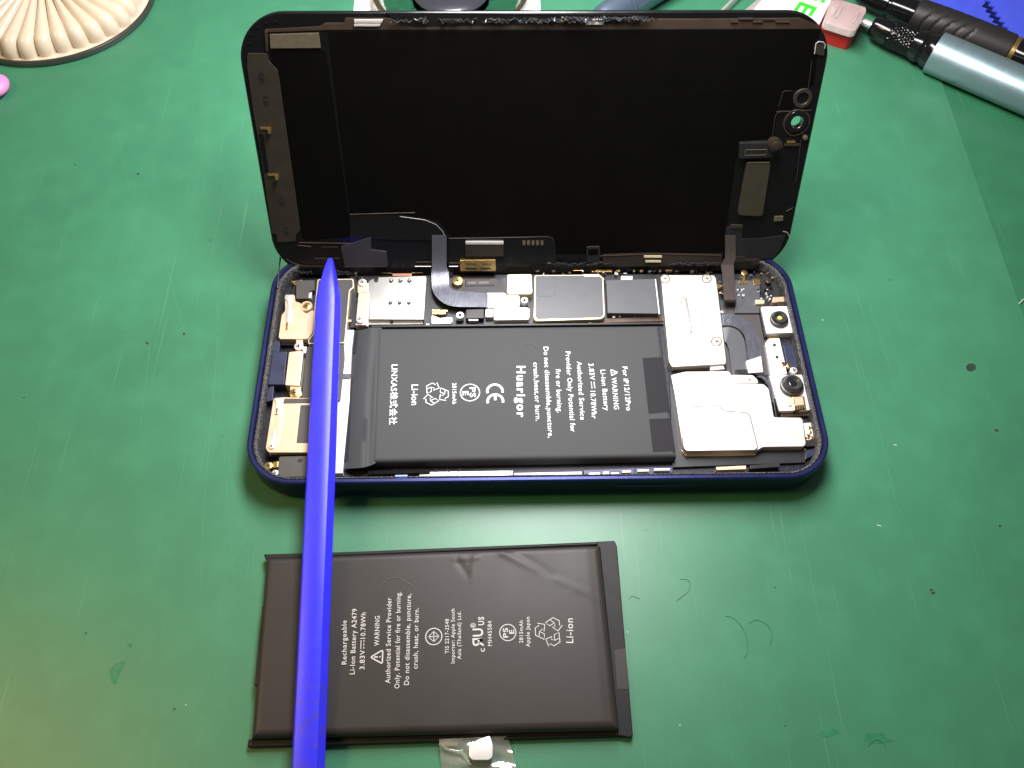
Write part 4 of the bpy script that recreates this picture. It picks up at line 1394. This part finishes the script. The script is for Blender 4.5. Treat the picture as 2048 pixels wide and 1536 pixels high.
opart('film_edge', [(880, 1486), (884, 1486), (898, 1498), (926, 1502), (940, 1520), (944, 1530), (938, 1530), (922, 1508), (890, 1500)], .22, .2, M['film'], .01, .004)

# ------------------------------------------------------------------ blue pry tool
tip = at(661, 518, 1.62)
far = at(617, 1530, .60)
d = (far - tip)
Ltool = 15.2
ax = d.normalized()
side = Vector((0, 0, 1)).cross(ax).normalized()     # to the viewer's right is -side or side
if side.x < 0:
    side = -side
upv = ax.cross(side)
if upv.z < 0:
    upv = -upv
q_ = MB()
rs = []
prof = [(0, .05, .05), (.06, .08, .09), (.5, .175, .2), (1.05, .285, .25), (1.3, .315, .25), (1.7, .325, .25), (6, .335, .25), (12, .335, .24), (14.6, .33, .2), (15.0, .31, .15), (15.2, .26, .1)]
for t, w, h in prof:
    c_ = tip + ax * t
    sec = [(-.92, -.5), (.92, -.5), (1, -.35), (1, .0), (.62, .95), (.55, 1), (0, 1.06), (-.72, 1), (-.86, .92), (-1, .55), (-1, -.35)]
    rs.append([tuple(c_ + side * (x * w) + upv * (y * h * .8)) for x, y in sec])
q_.rings(rs)
tool = q_.build('pry_tool', [M['blue']], smooth=28)
tag(tool, 'long blue plastic pry stick with a pointed tip, laid across phone and battery', 'pry tool')

# ------------------------------------------------------------------ back left dish
ra, rb, rc = at(0, 121, .22), at(137, 115, .22), at(304, 0, .22)
cc, R0 = circle3(ra, rb, rc)
dish = empty('fluted_dish', 'round cream fluted dish with a thin grey metal rim at the back left', 'dish', (cc.x, cc.y, 0))
DC = (cc.x, cc.y, 0)
q_ = MB()
n_ = 160
def cring(r, z):
    return [(cc.x + r * math.cos(2 * PI * i / n_), cc.y + r * math.sin(2 * PI * i / n_), z) for i in range(n_)]
q_.rings([cring(R0 - .05, 0), cring(R0 - .01, .04), cring(R0, .1), cring(R0, .18), cring(R0 - .03, .22), cring(R0 - .1, .23), cring(R0 - .13, .2), cring(R0 - .13, .1)], True, False)
q_.build('metal_rim', M['rimdark'], dish, 40, DC)
q_ = MB()
q_.rings([cring(R0 - .132, .05), cring(R0 - .132, .15), cring(1, .15)])
q_.build('dish_floor', M['cream2'], dish, None, DC)
q_ = MB()
nf = int(2 * PI * R0 / .66)
na = nf * 9
rows = []
for k_ in range(26):
    dd = (k_ / 25) ** 1.6 * (R0 - 1.2)
    row = []
    for i in range(na):
        th = 2 * PI * i / na
        l_ = abs(math.sin(nf * th / 2)) ** .55
        re = R0 - .28 - .2 * (1 - l_) - .1 * math.sin(5 * th + 1)
        r = re - dd
        e = min(1, dd / .4)
        h = .14 + (.6 * math.sqrt(max(0, 1 - (1 - e) ** 2)) + .16 * dd) * (.8 + .2 * l_)
        row.append((cc.x + r * math.cos(th), cc.y + r * math.sin(th), h))
    rows.append(row)
q_.rings(rows, False, True)
q_.build('fluted_insert', M['cream2'], dish, 75, DC)

# pink object at the left edge
c_ = at(-8, 172, .25)
q_ = MB()
n_ = 24
rs = []
for k_ in range(9):
    a = -PI / 2 + PI * k_ / 8
    rs.append([(c_.x + .42 * math.cos(a) * math.cos(2 * PI * i / n_), c_.y + .52 * math.cos(a) * math.sin(2 * PI * i / n_), .25 + .25 * math.sin(a)) for i in range(n_)])
q_.rings(rs)
tag(q_.build('plastic_button', M['pink'], smooth=60), 'small bright pink rounded plastic piece at the left edge of the mat', 'plastic piece')

# ------------------------------------------------------------------ glass dish on a white card, behind the screen
q_ = MB()
q_.prism([(lambda p: (p.x, p.y))(at(u, v, .05)) for u, v in ((718, -120), (1075, -120), (1083, 60), (704, 60))], 0.0, .05, .01)
tag(q_.build('white_card', M['white']), 'plain white card lying under the round glass dish behind the screen', 'card')
ga, gb, gc_ = at(749, 0, .75), at(768, 24, .75), at(1050, 0, .75)
gc2, GR = circle3(ga, at(1032, 24, .75), gc_)
gx = (ga.x + gc_.x) / 2
gd = empty('glass_dish', 'round clear glass dish with a bronze rim on the white card', 'dish', (gx, gc2.y, .05))
GC = (gx, gc2.y, .05)
GR = math.hypot(gc_.x - gx, gc_.y - gc2.y)
n_ = 96
def gring(r, z):
    return [(gx + r * math.cos(2 * PI * i / n_), gc2.y + r * math.sin(2 * PI * i / n_), z) for i in range(n_)]
q_ = MB()
q_.rings([gring(GR * .72, .06), gring(GR * .9, .12), gring(GR * .99, .4), gring(GR, .7), gring(GR - .1, .72), gring(GR * .9, .4), gring(GR * .8, .2), gring(GR * .5, .17)])
q_.build('glass_bowl', M['glass'], gd, 50, GC)
q_ = MB()
q_.rings([gring(GR + .01, .66), gring(GR + .05, .72), gring(GR + .02, .78), gring(GR - .08, .79), gring(GR - .12, .74), gring(GR - .1, .715)], False, False)
q_.build('bronze_rim', M['bronzerim'], gd, 50, GC)
q_ = MB()
q_.rings([gring(GR * .46, .25), gring(GR * .5, .5), gring(GR * .44, .62), gring(GR * .2, .6)])
q_.build('dark_core', M['dishdark'], gd, 50, GC)
q_ = MB()
q_.rings([gring(GR * .88, .13), gring(GR * .9, .17)])
q_.build('mat_reflection', M['greenreflect'], gd, 50, GC)  # green disc added to paint the mat's reflection inside the bowl

# ------------------------------------------------------------------ tools at the back right
def axis(pa, pb, z):
    a, b = at(*pa, z), at(*pb, z)
    return a, (b - a).normalized()
# blue grey handle
a, dv = axis((1228, 26), (1330, -36), .55)
hd = empty('screwdriver', 'blue-grey metal screwdriver handle with two grooves, directly behind the screen', 'screwdriver', (a.x, a.y, 0))
q_ = MB()
q_.lathe(a, dv, [(-.9, .3), (-.85, .42), (-.6, .5), (-.2, .54), (.40, .55), (.42, .51), (.47, .51), (.49, .55), (.62, .55), (.64, .51), (.69, .51), (.71, .55), (5, .55), (5.1, .5)], 40)
q_.build('handle', M['bluegrey'], hd, 30, (a.x, a.y, 0))
# tweezers
tw = empty('tweezers', 'slim steel tweezers with two thin arms behind the raised screen', 'tweezers', (*at(1480, 10, 0).xy, 0))
TC = (*at(1480, 10, 0).xy, 0)
for pa, pb, w in (((1436, 30), (1500, -34), .07), ((1486, 30), (1560, -34), .11)):
    a, dv = axis(pa, pb, .25)
    sd = Vector((-dv.y, dv.x, 0))
    q_ = MB()
    q_.rings([[tuple(a + dv * t + sd * x * w + Vector((0, 0, z))) for x, z in ((-1, -.22), (1, -.22), (1, 0), (.6, .06), (-.6, .06), (-1, 0))] for t in (-.8, 0, 2, 5)])
    q_.build('arm', M['steel'], tw, 30, TC)
# white printed box and its red clear cap
bx_px = [(1528, -30), (1500, 60), (1640, 52), (1668, -10), (1640, -40)]
wb = empty('printed_box', 'small white box with bright green letters lying against the red clear cap', 'box', (*at(1600, 20, 0).xy, 0))
WC = (*at(1600, 20, 0).xy, 0)
Z1 = .55
q_ = MB()
q_.prism(rp(P([(1555, -40), (1490, 40), (1560, 80), (1640, 47), (1668, -8), (1665, -40)], Z1), .05), 0, Z1, .05)
wbody = q_.build('box_body', M['white'], wb, 40, WC)
q_ = MB()
w1 = Z1 + .004
put_text(q_, 'E', at(1618, 9, w1), at(1606, 27, w1), .66, w1, .03)
put_text(q_, 'E', at(1636, -12, w1), at(1631, 2, w1), .66, w1, .03)
q_.build('letters', M['green'], wbody, None, WC)
q_ = MB()
stroke(q_, [at(1598, -2, w1), at(1625, 9, w1), at(1651, 21, w1)], .07, w1)
stroke(q_, [at(1630, 20, w1), at(1648, 30, w1)], .05, w1)
q_.build('seam', M['beige'], wbody, None, WC)
q_ = MB()
for u, v in ((1563, 2), (1578, 4), (1583, 9)):
    stroke(q_, [at(u, v, w1), at(u - 2, v + 4, w1)], .03, w1)
q_.build('faint_print', M['paleink'], wbody, None, WC)
rcpx = [(1662, 2), (1668, -6), (1733, 13), (1734, 22), (1713, 60), (1704, 62), (1650, 45), (1648, 38)]
RC = (*at(1690, 30, 0).xy, 0)
rcap = empty('red_cap', 'red clear plastic cap between the white box and the silver screwdriver', 'cap', RC)
q_ = MB()
q_.prism(rp(P(rcpx, .78), .06), .0, .66, .02)
q_.build('red_base', M['red'], rcap, 40, RC)
q_ = MB()
q_.prism(rp(P(rcpx, .92), .1), .665, .92, .07)
q_.build('clear_top', M['clear'], rcap, 40, RC)
q_ = MB()
for k_ in range(8):
    u = 1662 + 4.5 * k_
    v = 56 + 1.6 * k_
    p0, p1 = at(u, v, .5), at(u + 1, v + 10, .12)
    q_.tube([p0, p1], .035, 6)
q_.build('cap_rib', M['red'], rcap, 40, RC)
q_ = MB()
for (a_, b_) in (((1676, 12), (1664, 34)), ((1684, 14), (1672, 37)), ((1718, 24), (1706, 48))):
    q_.tube([at(*a_, .92), at(*b_, .92)], .04, 6)
q_.prism(rp(P([(1668, 10), (1676, 12), (1670, 26), (1662, 24)], .94), .03), .91, .94, .01)
q_.build('clear_rib', M['clear'], rcap, 40, RC)
# silver driver
a, dv = axis((1722, 42), (2048, 182), .62)
dr = empty('precision_screwdriver', 'silver screwdriver with a knurled black collar lying in front of the black pen tool', 'screwdriver', (a.x, a.y, 0))
AC = (a.x, a.y, 0)
q_ = MB()
q_.lathe(a, dv, [(0, .05), (.03, .13), (.6, .135), (.62, .1)], 24)
q_.build('bit', M['silver'], dr, 30, AC)
sc = (at(1865, 108, .62) - a).length
k = sc / 2.9
q_ = MB()
q_.lathe(a, dv, [(.42 * k, .2), (.46 * k, .31), (.6 * k, .36), (1.0 * k, .42), (1.18 * k, .43), (1.2 * k, .4)], 40)
q_.lathe(a, dv, [(2.08 * k, .4), (2.1 * k, .46), (2.25 * k, .5), (2.42 * k, .54), (2.5 * k, .5), (2.58 * k, .5), (2.66 * k, .56), (2.95 * k, .6)], 40)
q_.build('collar', M['blackgloss'], dr, 30, AC)
q_ = MB()
pr = [(1.2 * k, .40)] + [(1.21 * k + .87 * k * i / 26, .445) for i in range(27)] + [(2.085 * k, .40)]
q_.lathe(a, dv, pr, 132, rmod=lambda th, t: -.032 * max(0, 1 - 1.4 * min(abs(math.sin(11 * th + 16 * t)), abs(math.sin(11 * th - 16 * t)))))
q_.build('knurled_grip', M['blackgloss'], dr, 30, AC)
q_ = MB()
def flat(th, t):
    return 0
q_.lathe(a, dv, [(2.9 * k, .6), (2.9 * k, .685), (2.94 * k, .70), (12, .70), (12.4, .66), (12.4, .2)], 56)
q_.build('handle', M['alu'], dr, 30, AC)
pw = a + dv * (4.1 * k)
# black pen tool
a, dv = axis((1726, -12), (2024, 104), .62)
pn = empty('pen_tool', 'black pen-shaped tool with a grooved rubber grip lying behind the silver screwdriver', 'pen tool', (a.x, a.y, 0))
AC = (a.x, a.y, 0)
s0 = (at(1828, 28, .62) - a).length
s1_ = (at(2020, 102, .62) - a).length
q_ = MB()
q_.lathe(a, dv, [(-.3, .18), (-.25, .26), (.1, .36), (s0 * .5, .42), (s0 * .52, .38), (s0 * .56, .38), (s0 * .58, .43), (s0, .47), (s0 + .05, .44)], 40)
q_.build('nose', M['blackgloss'], pn, 30, AC)
q_ = MB()
gl = s1_ - s0
def groove(th, t):
    x = (t - s0) / gl
    if .12 < x < .62:
        ph = (t * 2.6 + 1.3 * math.cos(th))
        return -.05 * max(0, 1 - abs((ph % 1) - .5) / .16) * (1 if math.sin(th + .5) > -.6 else 0)
    return 0
q_.lathe(a, dv, [(s0, .46), (s0 + .03, .53)] + [(s0 + .05 + (gl - .1) * i / 70, .56 + .03 * math.sin(PI * i / 70)) for i in range(71)] + [(s1_, .5)], 60, rmod=groove)
q_.build('rubber_grip', M['rubber'], pn, 40, AC)
q_ = MB()
q_.lathe(a, dv, [(s1_ - .02, .5), (s1_, .53), (s1_ + .14, .53), (s1_ + .16, .5)], 40)
q_.build('gold_ring', M['gold'], pn, 30, AC)
q_ = MB()
q_.lathe(a, dv, [(s1_ + .14, .5), (s1_ + .2, .52), (s1_ + 4, .5), (s1_ + 4.2, .4)], 40)
q_.build('barrel', M['blackgloss'], pn, 30, AC)
# blue cloth, two layers with pinked edges
def pinked(p0, p1, n_, amp):
    a_, b_ = Vector(p0), Vector(p1)
    d_ = (b_ - a_)
    nn = Vector((-d_.y, d_.x)).normalized() * amp
    out = []
    for i in range(n_):
        out.append(a_ + d_ * (i / n_))
        out.append(a_ + d_ * ((i + .5) / n_) + nn)
    return out
p = lambda u, v, z: Vector(at(u, v, z)[:2])
A_, B_ = p(1848, -6, .12), p(2060, 100, .12)
edge = pinked(A_, B_, 16, -.2)
poly = edge + [B_, p(2150, 60, .12), p(2150, -140, .12), p(1800, -140, .12)]
cl = empty('cleaning_cloth', 'bright blue cleaning cloth with zigzag cut edges folded at the back right corner', 'cloth', (*p(1950, 0, 0), 0))
CC = (*p(1950, 0, 0), 0)
q_ = MB()
q_.prism([tuple(x) for x in poly], .0, .12, .01)
q_.build('under_layer', M['cloth'], cl, None, CC)
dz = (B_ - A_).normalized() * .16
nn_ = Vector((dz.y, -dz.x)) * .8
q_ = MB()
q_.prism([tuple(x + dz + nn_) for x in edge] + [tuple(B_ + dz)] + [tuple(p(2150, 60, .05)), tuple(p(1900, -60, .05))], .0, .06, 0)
q_.build('edge_shadow', M['clothshade'], cl, None, CC)  # dark offset teeth stand in for the shadow under the cloth edge
A_, B_ = p(1978, -8, .3), p(2034, 76, .3)
poly = pinked(A_, B_, 8, -.2) + [B_, p(2120, 110, .3), p(2150, 60, .3), p(2150, -140, .3), p(1930, -140, .3)]
q_ = MB()
q_.prism([tuple(x) for x in poly], .22, .3, .01)
q_.build('upper_layer', M['cloth'], cl, None, CC)
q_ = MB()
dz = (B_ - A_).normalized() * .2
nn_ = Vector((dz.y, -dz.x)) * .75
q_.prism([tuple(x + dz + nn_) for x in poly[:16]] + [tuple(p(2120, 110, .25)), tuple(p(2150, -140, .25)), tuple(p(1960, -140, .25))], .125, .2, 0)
q_.build('edge_shadow', M['clothshade'], cl, None, CC)  # shadow cast by the upper layer's teeth, built as a dark sheet

# ------------------------------------------------------------------ light, world, camera
w = D.worlds.new('World')
bpy.context.scene.world = w
w.use_nodes = True
bg = w.node_tree.nodes['Background']
bg.inputs[0].default_value = (1.0, .95, .85, 1)
bg.inputs[1].default_value = .11

def area(name, loc, target, sx, sy, power, col, spread=180):
    l = D.lights.new(name, 'AREA')
    l.shape = 'RECTANGLE'
    l.size, l.size_y = sx * S, sy * S
    l.energy = power
    l.color = col
    l.spread = math.radians(spread)
    o_ = D.objects.new(name, l)
    C.objects.link(o_)
    o_.location = [c * S for c in loc]
    dv_ = Vector(target) - Vector(loc)
    o_.rotation_euler = dv_.to_track_quat('-Z', 'Y').to_euler()
    return o_
area('bench_lamp', (0, 10, 20), (-2, 9.5, 0), 20, 6, 1.3, (1, .97, .98), 165)
area('room_lamp', (-46, -5, 60), (-12, -6, 0), 18, 18, .75, (1, .66, .22), 120)

cam = D.cameras.new('camera')
cam.sensor_width = 36
cam.lens = 36 * FPX / 2048
cam.clip_start = .005
cam.clip_end = 10
co = D.objects.new('camera', cam)
C.objects.link(co)
co.location = CAM_P * S
co.rotation_euler = CAM_E
sc_ = bpy.context.scene
sc_.camera = co
sc_.view_settings.view_transform = 'Standard'
sc_.view_settings.look = 'None'
sc_.view_settings.exposure = 0
sc_.view_settings.gamma = 1
sc_.render.resolution_x, sc_.render.resolution_y = 1024, 768
